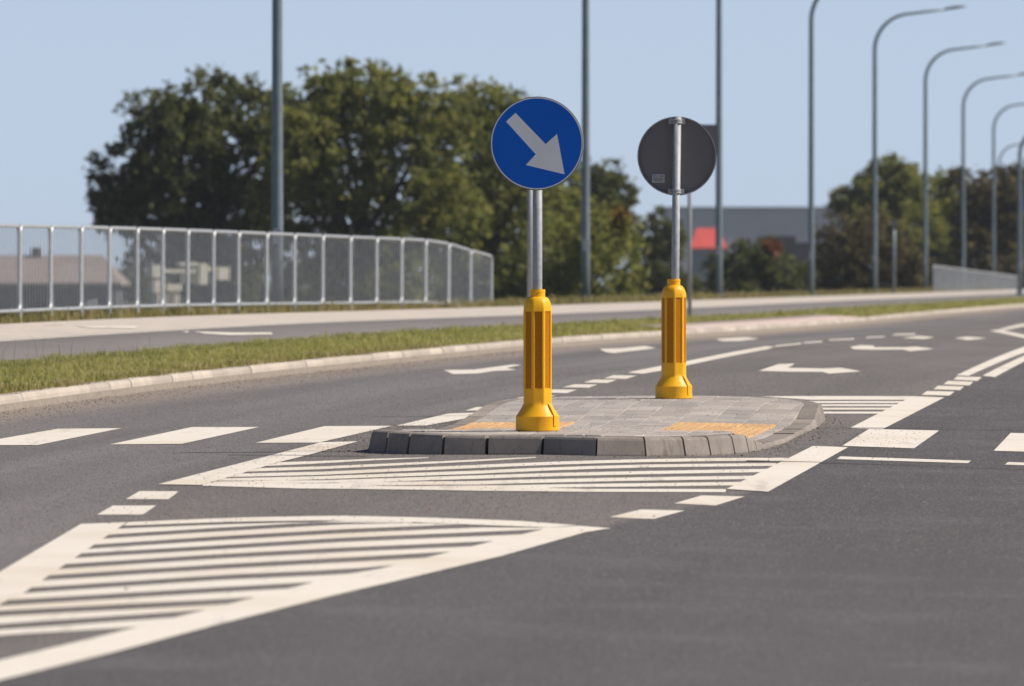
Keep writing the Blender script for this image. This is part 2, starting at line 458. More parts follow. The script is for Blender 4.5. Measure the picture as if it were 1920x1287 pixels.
# ---------------------------------------------------------------- painted markings (children of the road)
MARKS = []
def marking(name, poly_px, lift=.004, mat='paint', zf=zr, parent=None, mode='px'):
    pts = [unp(x, y, lift, zf) for x, y in poly_px] if mode == 'px' else poly_px
    if parent is None and mat == 'paint': MARKS.append(pts)
    bm = bmesh.new()
    vs = [bm.verts.new((x, y, 0)) for x, y in pts]
    f = bm.faces.new(vs)
    if f.normal.z < 0: f.normal_flip()
    bm.normal_update()
    if bm.faces[:][0].normal.z < 0: bmesh.ops.reverse_faces(bm, faces=bm.faces[:])
    # cut along cross lines so that the sheet follows the road's crown and crest
    ys = [p[1] for p in pts]; xs = [p[0] for p in pts]
    for yc in np.arange(math.ceil(min(ys)), max(ys), 1.0):
        bmesh.ops.bisect_plane(bm, geom=bm.verts[:] + bm.edges[:] + bm.faces[:], plane_co=(0, yc, 0), plane_no=(0, 1, 0))
    for uc in np.arange(-20, 20, .25):
        nrm = Vector((1, -.11, 0)).normalized()
        bmesh.ops.bisect_plane(bm, geom=bm.verts[:] + bm.edges[:] + bm.faces[:], plane_co=(uc, 0, 0), plane_no=nrm)
    bmesh.ops.triangulate(bm, faces=[f for f in bm.faces if len(f.verts) > 4])
    for v in bm.verts: v.co.z = float(zf(v.co.x, v.co.y)) + lift
    me = bpy.data.meshes.new(name); bm.to_mesh(me); bm.free()
    me.materials.append(M[mat])
    o = bpy.data.objects.new(name, me); COL.objects.link(o); o.parent = parent or road
    return o
def band(center, half, half_end=None):
    """polygon round a px centre line with half thickness in px (y)"""
    n = len(center)
    hs = [half] * n if half_end is None else [half + (half_end - half) * i / (n - 1) for i in range(n)]
    return [(x, y - h) for (x, y), h in zip(center, hs)] + [(x, y + h) for (x, y), h in reversed(list(zip(center, hs)))]

A_, B_ = .0022, .0034            # two paint thicknesses: stripes, and borders lapping over them
for p in ([(109,804),(228,803.2),(70,834.8),(-68,835)], [(360,801),(486,801),(341,832.5),(206,833.5)],
          [(608,799.4),(736,798.6),(598,830),(479,830.5)], [(1629.5,804.5),(1761,807.5),(1714,840.8),(1579,836.2)],
          [(1895,812),(2030,816),(1995,849),(1863,845.5)]):
    marking('zebra_stripe', p, B_)
# hatch in front of the island
marking('hatch_border', [(602,829.6),(672,827.6),(575,854),(522,867),(430,895),(375,909.5),(296,908.2)], B_ + .0012)
marking('hatch_border', [(378,904.5),(420,905.6),(720,911.5),(1100,917),(1361,917.3),(1361,923),(1100,922.5),(900,920.6),(560,916.2),(380,911)], B_)
marking('hatch_border', [(1524,836.5),(1590.5,838.6),(1440.6,922),(1362,917)], B_ + .0012)
for c, h, h2 in (([(500,871),(603,866.8),(700,862),(803,858.5)], 3.2, .6), ([(455,882),(603,877.5),(750,870.5),(893,863.8),(960,860.3),(1005,858)], 3.1, .8),
             ([(420,892),(603,887.7),(893,875),(1050,868.5),(1212,864),(1350,862),(1476,861.4)], 3.0, 2.8), ([(394,901),(603,896.2),(893,885.8),(1050,879),(1212,874),(1455,871.2)], 3.1, 2.7),
             ([(401,904),(603,904.2),(893,895),(1050,890),(1212,886.5),(1441,882.3)], 3.3, 3.0), ([(520,909.5),(893,905.7),(1050,901.5),(1212,898.2),(1414,895.4)], 3.4, 3.1),
             ([(800,914.3),(950,913.2),(1212,909.3),(1393,907)], 2.8, 3.2)):
    marking('hatch_stripe', band(c, h, h2), A_)
# hatch behind the island
marking('hatch_border', [(1711,743.2),(1771,745.4),(1656,804.4),(1593,803)], B_)
marking('hatch_border', [(1425,743.5),(1711,743.2),(1700,750),(1520,750)], A_)
for y, x1 in ((754.3, 1704), (760.2, 1690), (766.6, 1676), (774, 1660)):
    marking('hatch_stripe', [(1500, y-1.8),(x1, y-1.8),(x1-3, y+1.8),(1500, y+1.8)], A_)
marking('hatch_border', [(743.5,798.2),(798,798.2),(890,782),(905,778),(898,773.6),(840,775.8)], B_)
marking('hatch_border', [(872,770.4),(912,770),(925,763.5),(894,763.3)], B_)
# front hatch (large triangle)
TB = [(-60,1292),(0,1275.6),(210,1224),(420,1168),(640,1113),(740,1090),(940,1042.7),(1096.7,998.3),(1145,990.6),(1085,986.3),(1030,990),(920,1016),(823,1040),(713,1066.5),(640,1078.5),(420,1135),(189,1193),(0,1238),(-60,1253)]
marking('hatch_border', TB, B_ + .0012)
marking('hatch_border', [(152,982.6),(238,979.4),(43,1113),(0,1133),(-60,1168),(-60,1106),(0,1072)], B_ + .0012)
marking('hatch_border', [(240,979.2),(410,972),(491,969.6),(640,967.3),(720,968.8),(806.7,971),(973,977),(1083,985.2),(1030,989.4),(900,984.5),(806,980.5),(700,977),(600,976),(420,979),(232,986)], B_)
DK = [[(-60,1003),(234.5,988),(420,980.4),(560,976.5),(660,976.6),(773,978)],
      [(-60,1025),(207.5,1006),(420,993),(640,980.3),(773,977.4),(900,981)],
      [(-60,1042),(180.6,1025),(420,1009.3),(640,996.7),(900,985.6),(1045,986.5)],
      [(-60,1056),(151,1042),(420,1026.3),(640,1013),(1012,997)],
      [(-60,1075),(120,1062.6),(420,1043.3),(640,1031.7),(925,1019)],
      [(-60,1094.5),(87.6,1084),(420,1062.6),(640,1051),(830,1040)],
      [(-60,1115.5),(51,1107.7),(420,1083),(640,1073),(720,1066.5)],
      [(-60,1136),(12,1131),(420,1106),(565,1098)],
      [(-60,1155),(0,1150.8),(420,1128.7),(450,1127)],
      [(-60,1180),(0,1175.9),(350,1151.5)],
      [(-60,1202),(0,1197.4),(215,1184)]]
STARTS = [232, 215, 190, 160, 130, 97, 61, 22, -40, -55, -55]
for k in range(10):
    up, lo = DK[k], DK[k + 1]
    def fx(L, x):
        (xa, ya), (xb, yb) = L[-2:]
        if x > xb: return yb + (x - xb) * min(-.03, (yb - ya) / (xb - xa))
        return float(np.interp(x, [p[0] for p in L], [p[1] for p in L]))
    bar_mid = lambda x: float(np.interp(x, [-60, 0, 420, 640, 820, 1010, 1145], [1272, 1257, 1152, 1096, 1057, 1007, 990.3]))
    x0 = STARTS[k] - 42; x1 = 300.
    while x1 < 1100 and fx(lo, x1) - 2 < bar_mid(x1): x1 += 4
    if k < 2: x1 = up[-1][0] + (60 if k else 0)
    xs = list(np.linspace(x0, x1, 11))
    gap = 3.6 + .24 * k
    marking('hatch_stripe', [(x, fx(up, x) + gap * .9) for x in xs] + [(x, fx(lo, x) - gap) for x in reversed(xs)], A_)
# dashes and lines
for p in ([(262,921),(335.5,921.5),(316,936.3),(236,936)], [(211,948.5),(293,948),(268,965),(182,965.2)],
          [(1315,929.4),(1396,931.2),(1342,948),(1264,944)], [(1202,955.6),(1284,957.6),(1225,973.5),(1142,969.8)],
          [(1738,733.5),(1790,734.5),(1780,742.2),(1728,740.5)], [(1759,723.5),(1807.5,725),(1800,732),(1750,730)],
          [(1777,714.5),(1825,716),(1818,723),(1769,721)], [(1795,706.3),(1841,707.5),(1832.5,714.5),(1787.5,712)],
          [(1150,704),(1193.5,704.5),(1174,711),(1132,709.5)], [(1113,712),(1157,712.3),(1138.5,718.5),(1094,717.3)],
          [(1077,720.8),(1120,721),(1104,727.2),(1055.5,726.2)], [(1038,730.5),(1082,731),(1063,737.4),(1010,736.2)],
          [(995,741),(1043,741.3),(1022,747.6),(968,747.4)],
          [(1456,648),(1505,642.8),(1500,645.6),(1450,651)], [(1509,641.6),(1543,639.6),(1541,642),(1505,644)],
          [(1556,636.8),(1603,634.6),(1600,637),(1553,639)], [(1626,632),(1660,630.4),(1656,632.6),(1622,634.2)],
          [(1678,626.4),(1718,625.6),(1715,628.2),(1672,628.8)]):
    marking('lane_dash', p, A_)
marking('lane_line', [(1177,699),(1186,696.6),(1240,686.3),(1290,677),(1400,655.6),(1436,649.4),(1452,650.4),(1440,655),(1290,685),(1240,695.5),(1205,701)], A_)
marking('lane_line', [(1793.5,704),(1816,705),(1920,661.5),(1960,645),(1960,634),(1920,650.5)], A_)
marking('lane_line', [(1842,704.5),(1865.5,707.4),(1920,678.5),(1960,658),(1960,648),(1920,667.5)], A_)
marking('lane_line', [(1855,620.5),(1872,618.4),(1925,629.4),(1925,635)], A_)
marking('lane_line', [(1873,617.8),(1905,609.6),(1928,606),(1928,610.6),(1882,619.6)], B_)
marking('stop_line', [(1575,856),(1820.6,864),(1815,868.7),(1569.4,861)], A_)
marking('stop_line', [(1890,866.5),(1990,870),(1986,875),(1884,871.3)], A_)
for p in ([(831.5,694),(889,693.4),(962,683.8),(978,684.3),(950,690),(968,694),(925,696),(895,700.5),(850,701.8)],
          [(1123.6,654.5),(1163.7,653.3),(1209.5,649),(1230,653),(1198,657),(1150,662.5),(1136,660.5)],
          [(1422.5,695.5),(1459.6,683),(1490.7,682),(1477.6,690),(1546,691.2),(1574.6,689.6),(1614,696.5),(1555.4,701),(1541,697.4),(1483.5,697.4)],
          [(1593.7,651),(1613,647.5),(1637,648.2),(1640,651.6),(1700,651.4),(1716.7,650.2),(1751.7,654.5),(1706.7,659),(1693,655.7),(1633,656),(1600,655)],
          [(1342,636),(1397,632.5),(1423.6,635.5),(1388,639.5),(1354,640)],
          [(1690,634),(1722,630.4),(1752,632.4),(1735,636)], [(1790,634),(1815,631.6),(1850,634.6),(1815,638)]):
    marking('direction_arrow', p, A_)
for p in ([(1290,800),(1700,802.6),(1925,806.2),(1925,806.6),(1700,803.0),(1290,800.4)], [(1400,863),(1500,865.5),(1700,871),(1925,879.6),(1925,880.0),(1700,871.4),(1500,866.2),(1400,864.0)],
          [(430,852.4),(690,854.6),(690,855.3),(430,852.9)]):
    marking('shadow_strip', p, B_ + .0026, 'shadow_dark')
# marks on the footway and cycle path
def z_path(X, Y):
    o = (kerb_x(Y) - X) / np.sqrt(1 + np.interp(Y, YG, KD)**2)
    Yk = Y - o * np.interp(Y, YG, KD)
    xk = kerb_x(Yk)
    return zr(xk, Yk) + np.interp(o, [0, 1.85, 3.40, 3.48, 4.95, 6], [.12, .207, .30, .305, .395, .40])
for p in ([(340,622),(354,620.6),(352,623.6)], [(362,621.8),(440,624),(508,623.6),(512,627),(430,628.4),(385,625.6)]):
    marking('cycle_symbol', p, .006, zf=z_path, parent=cycle_path)
for p in ([(140,611),(175,612),(262,612),(250,616),(172,615)], [(82,607.6),(122,607.2),(120,609),(84,609.2)]):
    marking('footway_mark', p, .006, zf=z_path, parent=footway)

# ---------------------------------------------------------------- kerb along the verge
def kerb_stone_mesh(L, name='kerb_stone'):
    prof = [(0, -.12), (.018, .085), (.028, .108), (.045, .12), (.15, .12), (.15, -.12)]   # offset to the left, height
    vs = [(-o, y, h) for y in (-L/2, L/2) for o, h in prof]; n = len(prof)
    fs = [(i, (i+1) % n, n+(i+1) % n, n+i) for i in range(n)] + [tuple(reversed(range(n))), tuple(range(n, 2*n))]
    me = bpy.data.meshes.new(name); me.from_pydata(vs, [], fs); me.materials.append(M['kerb']); me.update()
    bm = bmesh.new(); bm.from_mesh(me); bmesh.ops.recalc_face_normals(bm, faces=bm.faces[:]); bm.to_mesh(me); bm.free()
    return me
kerb = strip_sheet('kerb', [(-.01, -.02), (.005, .055), (.145, .055), (.16, -.05)], M['sand'], 1.0)
seg = np.sqrt(np.diff(KX)**2 + 1); arc = np.concatenate([[0], np.cumsum(seg)])
ksm = [kerb_stone_mesh(.992), kerb_stone_mesh(.988), kerb_stone_mesh(.990)]
s0 = float(np.interp(46, YG, arc)); s1 = float(np.interp(168, YG, arc))
i = 0; s = s0
while s < s1:
    Y = float(np.interp(s, arc, YG)); x = float(kerb_x(Y)); d = float(np.interp(Y, YG, KD))
    o = inst('kerb_stone', ksm[i % 3], kerb, (x + rng.normal(0, .003), Y, float(zr(x, Y)) + rng.normal(0, .002)), -math.atan(d) + rng.normal(0, .003))
    o.rotation_euler.x = math.atan(float(zl(Y + .5) - zl(Y - .5)))
    s += 1.0; i += 1
for y0, y1, nm in ((float(np.interp(s - .5, arc, YG)), 600, 'kerb_run'), (-48, 45.5, 'kerb_run')):
    o = strip_sheet(nm, [(0, -.12), (.018, .085), (.028, .108), (.045, .12), (.15, .12), (.151, .05)], M['kerb'], 1.0, y0, y1, 'stuff')
    o.parent = kerb

# ---------------------------------------------------------------- traffic island
def hgt_profile(v):
    return np.interp(v, [0, 44.95, 45.55, 49.05, 49.95, 51.45, 60], [.122, .122, .030, .030, .060, .122, .122])
def z_isl(X, Y):
    return float(zr(X, Y) + hgt_profile(Y + .1 * (X - .8)))
isl_root = thing('traffic_island', (.8, 48.5, float(zr(.8, 48.5))), 'grey block paved traffic island with rounded kerb nose, carrying two yellow bollards', 'traffic island')
IL = isl_root.location
def ip(name, vs, fs, mat, smooth=False):
    return mesh_obj(name, [(x - IL.x, y - IL.y, z - IL.z) for x, y, z in vs], fs, mat, isl_root, smooth=smooth)
NP = [(690,849),(722,850.6),(764,852),(829,853),(912,853),(1017,853),(1118,855),(1211,856),(1285,855.6),(1333,854.4),(1378,851.5),(1404,848.5)]
nose = [unp(*p) for p in NP]
nose[0] = (nose[0][0], nose[0][1] + .10)
HN = [.142,.140,.136,.130,.124,.119,.119,.120,.122,.122,.121,.114]
right = [(1.585,44.80,.075),(1.655,45.25,.036),(1.745,45.9,.030),(1.845,46.6,.030),(1.945,47.6,.030),(2.045,48.6,.030),(2.145,49.45,.044),(2.205,50.05,.064),(2.31,51.35,.122),(2.345,51.9,.122),(2.325,52.4,.122)]
back = [(2.22,52.95,.122),(2.02,53.35,.122),(1.6,53.58,.122),(.9,53.60,.122),(.35,53.5,.122),(.06,53.3,.122)]
left = [(-.07,52.9,.122),(-.14,52.3,.122),(-.23,51.45,.115),(-.34,50.2,.066),(-.43,49.2,.034),(-.53,48.2,.03),(-.63,47.2,.03),(-.73,46.2,.03),(-.83,45.2,.04),(-.92,44.5,.13)]
bnd = [(x, y, h) for (x, y), h in zip(nose, HN)] + right + back + left
N = len(bnd)
P2 = [Vector((b[0], b[1])) for b in bnd]
def inward(i):
    t = (P2[(i + 1) % N] - P2[i - 1]).normalized()
    return Vector((-t.y, t.x))
INN = [inward(i) for i in range(N)]
KW = .15
for i in range(N):
    j = (i + 1) % N
    L = (P2[j] - P2[i]).length
    g = min(rng.uniform(.004, .013) if i < 12 else .004, L * .04)
    vs = []
    for k, q in ((i, g / L), (j, 1 - g / L)):
        p = P2[i].lerp(P2[j], q); nn = INN[i].lerp(INN[j], q).normalized()
        h = bnd[i][2] + (bnd[j][2] - bnd[i][2]) * q + rng.normal(0, .0015)
        zb = float(zr(p.x, p.y))
        b_ = min(1, h / .12)
        for o, hh in ((0, -.15), (.0, .01), (.020 * b_, h - .022 * b_), (.027 * b_, h - .009 * b_), (.042 * b_, h), (KW, h), (KW, -.15)):
            pp = p + nn * o
            vs.append((pp.x, pp.y, zb + hh))
    fs = [(m, (m+1) % 7, 7+(m+1) % 7, 7+m) for m in range(7)] + [tuple(range(7))[::-1], tuple(range(7, 14))]
    fs = [tuple(reversed(f)) for f in fs]
    ip('kerb_stone', vs, fs, M['nose'])
# bedding under the blocks
inner = [P2[i] + INN[i] * (KW + .002) for i in range(N)]
cen = Vector((.8, 48.5))
vs = []; fs = []
NR = 24
for i in range(N):
    for r in range(NR + 1):
        p = cen.lerp(inner[i], r / NR); vs.append((p.x, p.y, z_isl(p.x, p.y) - .012))
for i in range(N):
    j = (i + 1) % N
    for r in range(NR):
        a, b, c, d = i*(NR+1)+r, i*(NR+1)+r+1, j*(NR+1)+r+1, j*(NR+1)+r
        fs.append((a, b, c, d) if r else (a, b, c))
ip('bedding_sand', vs, fs, M['sand'])
def clip_poly(poly, clipper):
    out = poly
    n = len(clipper)
    for i in range(n):
        a, b = clipper[i], clipper[(i + 1) % n]; e = b - a
        inside = lambda p: e.x * (p.y - a.y) - e.y * (p.x - a.x) >= -1e-9
        res = []
        for k in range(len(out)):
            p, q = out[k], out[(k + 1) % len(out)]
            ip_, iq = inside(p), inside(q)
            if ip_: res.append(p)
            if ip_ != iq:
                dd = e.x * (q.y - p.y) - e.y * (q.x - p.x)
                t = -(e.x * (p.y - a.y) - e.y * (p.x - a.x)) / dd
                res.append(p.lerp(q, t))
        out = res
        if len(out) < 3: return []
    return out
# a convex outline of the inside of the kerb
def hull(pts):
    pts = sorted((p.x, p.y) for p in pts)
    def half(ps):
        h = []
        for p in ps:
            while len(h) > 1 and (h[-1][0]-h[-2][0])*(p[1]-h[-2][1])-(h[-1][1]-h[-2][1])*(p[0]-h[-2][0]) <= 0: h.pop()
            h.append(p)
        return h[:-1]
    return [Vector(p) for p in half(pts) + half(pts[::-1])]
CL = hull([P2[i] + INN[i] * (KW + .006) for i in range(N)])
def uv2(u, v):      # u across from the island's axis frame, v along the road
    return Vector((u + .103 * (v - 49), v - .1 * (u + .103 * (v - 49) - .8)))
def slab(name, corners, mat, dz=0., th=.05, ribs=0):
    top = [(p.x, p.y, z_isl(p.x, p.y) + dz) for p in corners]; n = len(corners)
    c = sum(corners, Vector((0, 0))) / n
    ch = []
    for p, t in zip(corners, top):
        q = p + (c - p).normalized() * .004
        ch.append((q.x, q.y, t[2] + .002))
    bot = [(x, y, z - th) for x, y, z in top]
    vs = bot + [(x, y, z - .002) for x, y, z in top] + ch
    fs = [tuple(range(2*n, 3*n))]
    for i in range(n):
        j = (i + 1) % n
        fs += [(i, j, n+j, n+i), (n+i, n+j, 2*n+j, 2*n+i)]
    if ribs:
        a, b, c_, d = corners[:4]
        for k in range(ribs):
            t0, t1 = (k + .25) / ribs, (k + .75) / ribs
            q = [a.lerp(b, t0), a.lerp(b, t1), d.lerp(c_, t1), d.lerp(c_, t0)]
            m = len(vs)
            vs += [(p.x, p.y, z_isl(p.x, p.y) + dz + .002) for p in q] + [(p.x, p.y, z_isl(p.x, p.y) + dz + .005) for p in q]
            fs += [(m+4, m+5, m+6, m+7), (m, m+1, m+5, m+4), (m+1, m+2, m+6, m+5), (m+2, m+3, m+7, m+6), (m+3, m, m+4, m+7)]
    return ip(name, vs, fs, mat)
UB = [-1.0, -.78, -.555, -.33, -.08, .17, .42, .66, .90, 1.14, 1.38, 1.61, 1.85, 2.07, 2.3]
PLATES = [(-.33, .42), (1.14, 1.85)]
PV0, PV1 = 45.7, 49.30
J = .004
def in_plate(u): return any(a - .01 < u < b + .01 for a, b in PLATES)
for ci in range(len(UB) - 1):
    u0, u1 = UB[ci], UB[ci + 1]; um = (u0 + u1) / 2
    if in_plate(um):
        spans = [(43.0, PV0), (PV1, 54.2)]
        v = PV0; rows = 9
        for r in range(rows):
            va = PV0 + (PV1 - PV0) * r / rows; vb = PV0 + (PV1 - PV0) * (r + 1) / rows
            c = [uv2(u0 + J, va + J), uv2(u1 - J, va + J), uv2(u1 - J, vb - J), uv2(u0 + J, vb - J)]
            slab('tactile_tile', c, M['tactile'], 0., ribs=4)
    else:
        spans = [(43.0, 54.2)]
    for va, vb in spans:
        n = max(1, round((vb - va) / .40)); st = (vb - va) / n
        offv = (ci % 2) * .5
        edges = [va] + [va + st * (k + .5 + offv * .99) for k in range(n) if va + st * (k + .5 + offv * .99) < vb - .05] + [vb]
        for k in range(len(edges) - 1):
            halves = [(u0, u1)]
            if (k + ci) % 3 == 0: halves = [(u0, um), (um, u1)]
            for ha, hb in halves:
                c = [uv2(ha + J, edges[k] + J), uv2(hb - J, edges[k] + J), uv2(hb - J, edges[k + 1] - J), uv2(ha + J, edges[k + 1] - J)]
                c = clip_poly(c, CL)
                if len(c) < 3: continue
                area = abs(sum(c[m].x * c[(m+1) % len(c)].y - c[(m+1) % len(c)].x * c[m].y for m in range(len(c)))) / 2
                if area < .006: continue
                slab('paver', c, M['paver'], rng.normal(0, .0012))

# ---------------------------------------------------------------- bollards
def bollard_body_data():
    nf = 8; angs = []
    half = math.pi / 8
    for f in range(nf):
        c = f * math.pi / 4
        for t in (-1, -.86, -.74, -.735, -.35, 0, .35, .735, .74, .86):
            angs.append((c + t * half, t))
    rf = .0885
    zs = [0, .004, .012, .086, .092, .097, .105, .115, .125, .135, .145, .155, .165, .175, .185, .2, .25, .2695, .27, .4, .55, .7, .765, .7655, .785, .80, .815, .828, .838, .846, .852, .858, .86, .888, .8895, .893, .8945, .905]
    rings = []
    for z in zs:
        ring = []
        for a, t in angs:
            oc = rf / math.cos(t * half)
            oc = min(oc, rf * 1.068)
            if z < .092: 
                r = .140 - (.004 if z < .004 else 0) 
                r = max(r, oc) - (.0015 if .012 < z < .09 else 0)
            elif z < .25:
                cone = .140 - (z - .092) / .088 * .052 - .010 * math.sin(min(1, (z - .092) / .088) * math.pi)*.4
                r = max(cone, oc)
            elif z <= .7651:
                r = oc
                if .2698 < z < .7652 and abs(t) < .737: r = oc - .0065
            elif z < .858:
                q = (z - .7655) / (.858 - .7655)
                k = math.sqrt(max(0, 1 - q ** 2.3))
                rr = .050 + (rf - .050) * k
                w = min(1, q * 1.1)
                r = (oc * rr / rf) * (1 - w * w) + rr * w * w
            else:
                r = .049 if z < .8885 or z > .894 else .0515
            ring.append((r * math.cos(a), r * math.sin(a), z))
        rings.append(ring)
    n = len(angs); vs = [v for r in rings for v in r]; fs = []
    for i in range(len(rings) - 1):
        for k in range(n):
            fs.append((i*n+k, i*n+(k+1) % n, (i+1)*n+(k+1) % n, (i+1)*n+k))
    fs.append(tuple((len(rings)-1)*n+k for k in range(n)))
    return vs, fs
bv, bf = bollard_body_data()
def make_bollard(loc, rot, label):
    t = thing('bollard', loc, label, 'bollard', 'yellow bollards on the traffic island', rot)
    b = mesh_obj('body', bv, bf, M['yellow'], t)
    sm = [False] * len(b.data.polygons)
    for i, p in enumerate(b.data.polygons):
        z = p.center.z
        sm[i] = (.0 < z < .09) or (.773 < z < .9) 
    b.data.polygons.foreach_set('use_smooth', sm)
    b.data.set_sharp_from_angle(angle=R(24)) if hasattr(b.data, 'set_sharp_from_angle') else None
    hw = .0885 * math.tan(math.pi / 8) * .72
    rme = None
    for f in range(8):
        mb = MB(); mb.box(.079, -hw, .274, .0835, hw, .762)
        if rme is None:
            o = mb.obj('reflector', M['reflector'], t); rme = o.data
        else:
            o = inst('reflector', rme, t, (0, 0, 0))
        o.rotation_euler.z = f * math.pi / 4
    mb = MB()
    pr = [(.095, .178), (.116, .150), (.1445, .098), (.1445, .03), (.12, .03)]
    mb.add([(r, y, z) for y in (-.012, .012) for r, z in pr], [(0,1,2,3,4), (9,8,7,6,5)] + [(i, 5+i, 5+(i+1) % 5, (i+1) % 5) for i in range(5)])
    o = mb.obj('lug', M['yellow'], t); o.rotation_euler.z = R(-38) - rot
    return t
# base fronts sit on the island surface
def isl_point(px, py):
    for Y in np.linspace(43.5, 53.5, 2001):
        p = at(px, py, Y)
        if p.z <= z_isl(p.x, p.y): return p
    return p
p1 = isl_point(1008, 810.0); p2 = isl_point(1264, 749.0)
B1 = Vector((p1.x, p1.y + .14, 0)); B2 = Vector((p2.x, p2.y + .14, 0))
B1.z = z_isl(B1.x, B1.y) + .003; B2.z = z_isl(B2.x, B2.y) + .003
make_bollard(B1, R(-90 + 3), 'yellow plastic bollard on the kerb nose, holding the blue arrow sign')
make_bollard(B2, R(-90 + 25), 'yellow plastic bollard at the rear of the island, holding the sign seen from behind')

# ---------------------------------------------------------------- signs
def disc_data(r, y0, y1, n=96):
    """dished plate with a folded rim, axis along y"""
    prof = [(0, y0), (r - .012, y0), (r - .004, y0 + .002), (r, y0 + .007), (r, y1), (r - .012, y1), (r - .012, y0 + .006), (0, y0 + .006)]
    vs = []; fs = []
    m = len(prof)
    for k in range(n):
        a = 2 * math.pi * k / n
        for rr, y in prof: vs.append((rr * math.cos(a), y, rr * math.sin(a)))
    for k in range(n):
        j = (k + 1) % n
        for i in range(m - 1): fs.append((k*m+i, j*m+i, j*m+i+1, k*m+i+1))
    return vs, fs
def ring_data(r0, r1, y, n=96):
    vs = [(r * math.cos(2*math.pi*k/n), y, r * math.sin(2*math.pi*k/n)) for k in range(n) for r in (r0, r1)]
    return vs, [(2*k, 2*k+1, (2*((k+1) % n))+1, 2*((k+1) % n)) for k in range(n)]
SC = 293.0
# sign 1
s1 = thing('road_sign', B1, 'round blue road sign with white arrow pointing down right, on a grey post', 'road sign', None)
mb = MB(); mb.tube([(0, 0, .02), (0, 0, .9), (0, 0, 2.11)], .0302, 28)
mb.obj('post', M['galv'], s1, smooth=True)
plate = bpy.data.objects.new('sign_plate', None)
vs, fs = disc_data(.300, -.058, -.034)
plate = mesh_obj('sign_plate', vs, fs, M['signback'], s1, (0, 0, 1.838))
plate.rotation_euler.z = R(-4.5)
n = 96
mesh_obj('sign_face', [(.2925*math.cos(2*math.pi*k/n), -.0592, .2925*math.sin(2*math.pi*k/n)) for k in range(n)], [tuple(range(n))], M['blue'], plate)
vs, fs = ring_data(.2870, .2935, -.0600); mesh_obj('border_ring', vs, fs, M['white'], plate)
AR = [(-40,-57.2),(-57.7,-41),(-2,20.3),(-20.6,40.5),(52.1,57.9),(38,-17.6),(16.5,1.4)]
vs = [(x / SC, -.0602, -y / SC) for x, y in AR]
mesh_obj('arrow', vs, [(0, 1, 2, 6), (2, 3, 4), (2, 4, 6), (6, 4, 5)], M['white'], plate)
def clamp(parent, z, ypl, dirn):
    mb = MB()
    mb.box(-.062, ypl, z - .020, .062, ypl + .006 * dirn, z + .020)
    mb.tube([(.034 * math.cos(a), .034 * math.sin(a), z) for a in np.linspace(0, 2*math.pi, 18)], .006, 6, False)
    mb.tube([(.034 * math.cos(a), .034 * math.sin(a), z + .012) for a in np.linspace(0, 2*math.pi, 18)], .006, 6, False)
    mb.tube([(.034 * math.cos(a), .034 * math.sin(a), z - .012) for a in np.linspace(0, 2*math.pi, 18)], .006, 6, False)
    for sx in (-.048, .048):
        mb.tube([(sx, ypl + .02 * dirn, z), (sx, ypl - .012 * dirn, z)], .007, 6)
    return mb.obj('clamp', M['galv'], parent)
clamp(s1, 1.838 - .20, -.030, 1); clamp(s1, 1.838 + .20, -.030, 1)
# sign 2, seen from behind
s2 = thing('road_sign', B2, 'round road sign seen from behind, dark grey back with pale sticker, on a grey post', 'road sign', None)
s2.rotation_euler = (0, R(.7), 0)
mb = MB(); mb.tube([(0, 0, .02), (0, 0, .9), (0, 0, 2.135)], .0302, 28)
mb.obj('post', M['galv'], s2, smooth=True)
vs, fs = disc_data(.300, -.058, -.034)
pl2 = mesh_obj('sign_plate', vs, fs, M['signback'], s2, (0, 0, 1.838)); pl2.rotation_euler.z = math.pi - R(3)
n = 96
mesh_obj('sign_face', [(.2925*math.cos(2*math.pi*k/n), -.0592, .2925*math.sin(2*math.pi*k/n)) for k in range(n)], [tuple(range(n))], M['blue'], pl2)
vs, fs = ring_data(.2925, .2995, -.0335); ringo = mesh_obj('rim', vs, fs, M['galv'], pl2)
for dz in (.262, -.268): clamp(s2, 1.838 + dz, .0305, -1)
for dz in (.285, -.290):
    mb = MB(); mb.box(-.05, .026, 1.838 + dz - .006, .05, .034, 1.838 + dz + .006); mb.obj('bracket', M['galv'], s2)
mb = MB(); mb.box(-.048, 0, -.033, .048, .0012, .033)
st = mb.obj('sticker', M['sticker'], s2, (-.136, .0498, 1.838 - .171))
mb = MB()
for z0, segs in ((.012, [(-.04, -.034), (.012, .022), (.026, .036)]), (-.003, [(-.04, -.012), (-.008, .038)]), (-.012, [(-.038, .0), (.006, .03)]), (-.021, [(-.03, .026)])):
    for xa, xb in segs: mb.box(xa, -.001, z0, xb, 0, z0 + (.010 if z0 > 0 else .004))
mb.obj('sticker_print', M['ink'], st)
# round letter marks at the top of the sticker
mb = MB()
for cx in (-.026, -.012):
    mb.tube([(cx + .006 * math.cos(a), -.001, .017 + .007 * math.sin(a)) for a in np.linspace(R(50), R(310), 10)], .0012, 4, True)
mb.obj('sticker_mark', M['ink'], st)

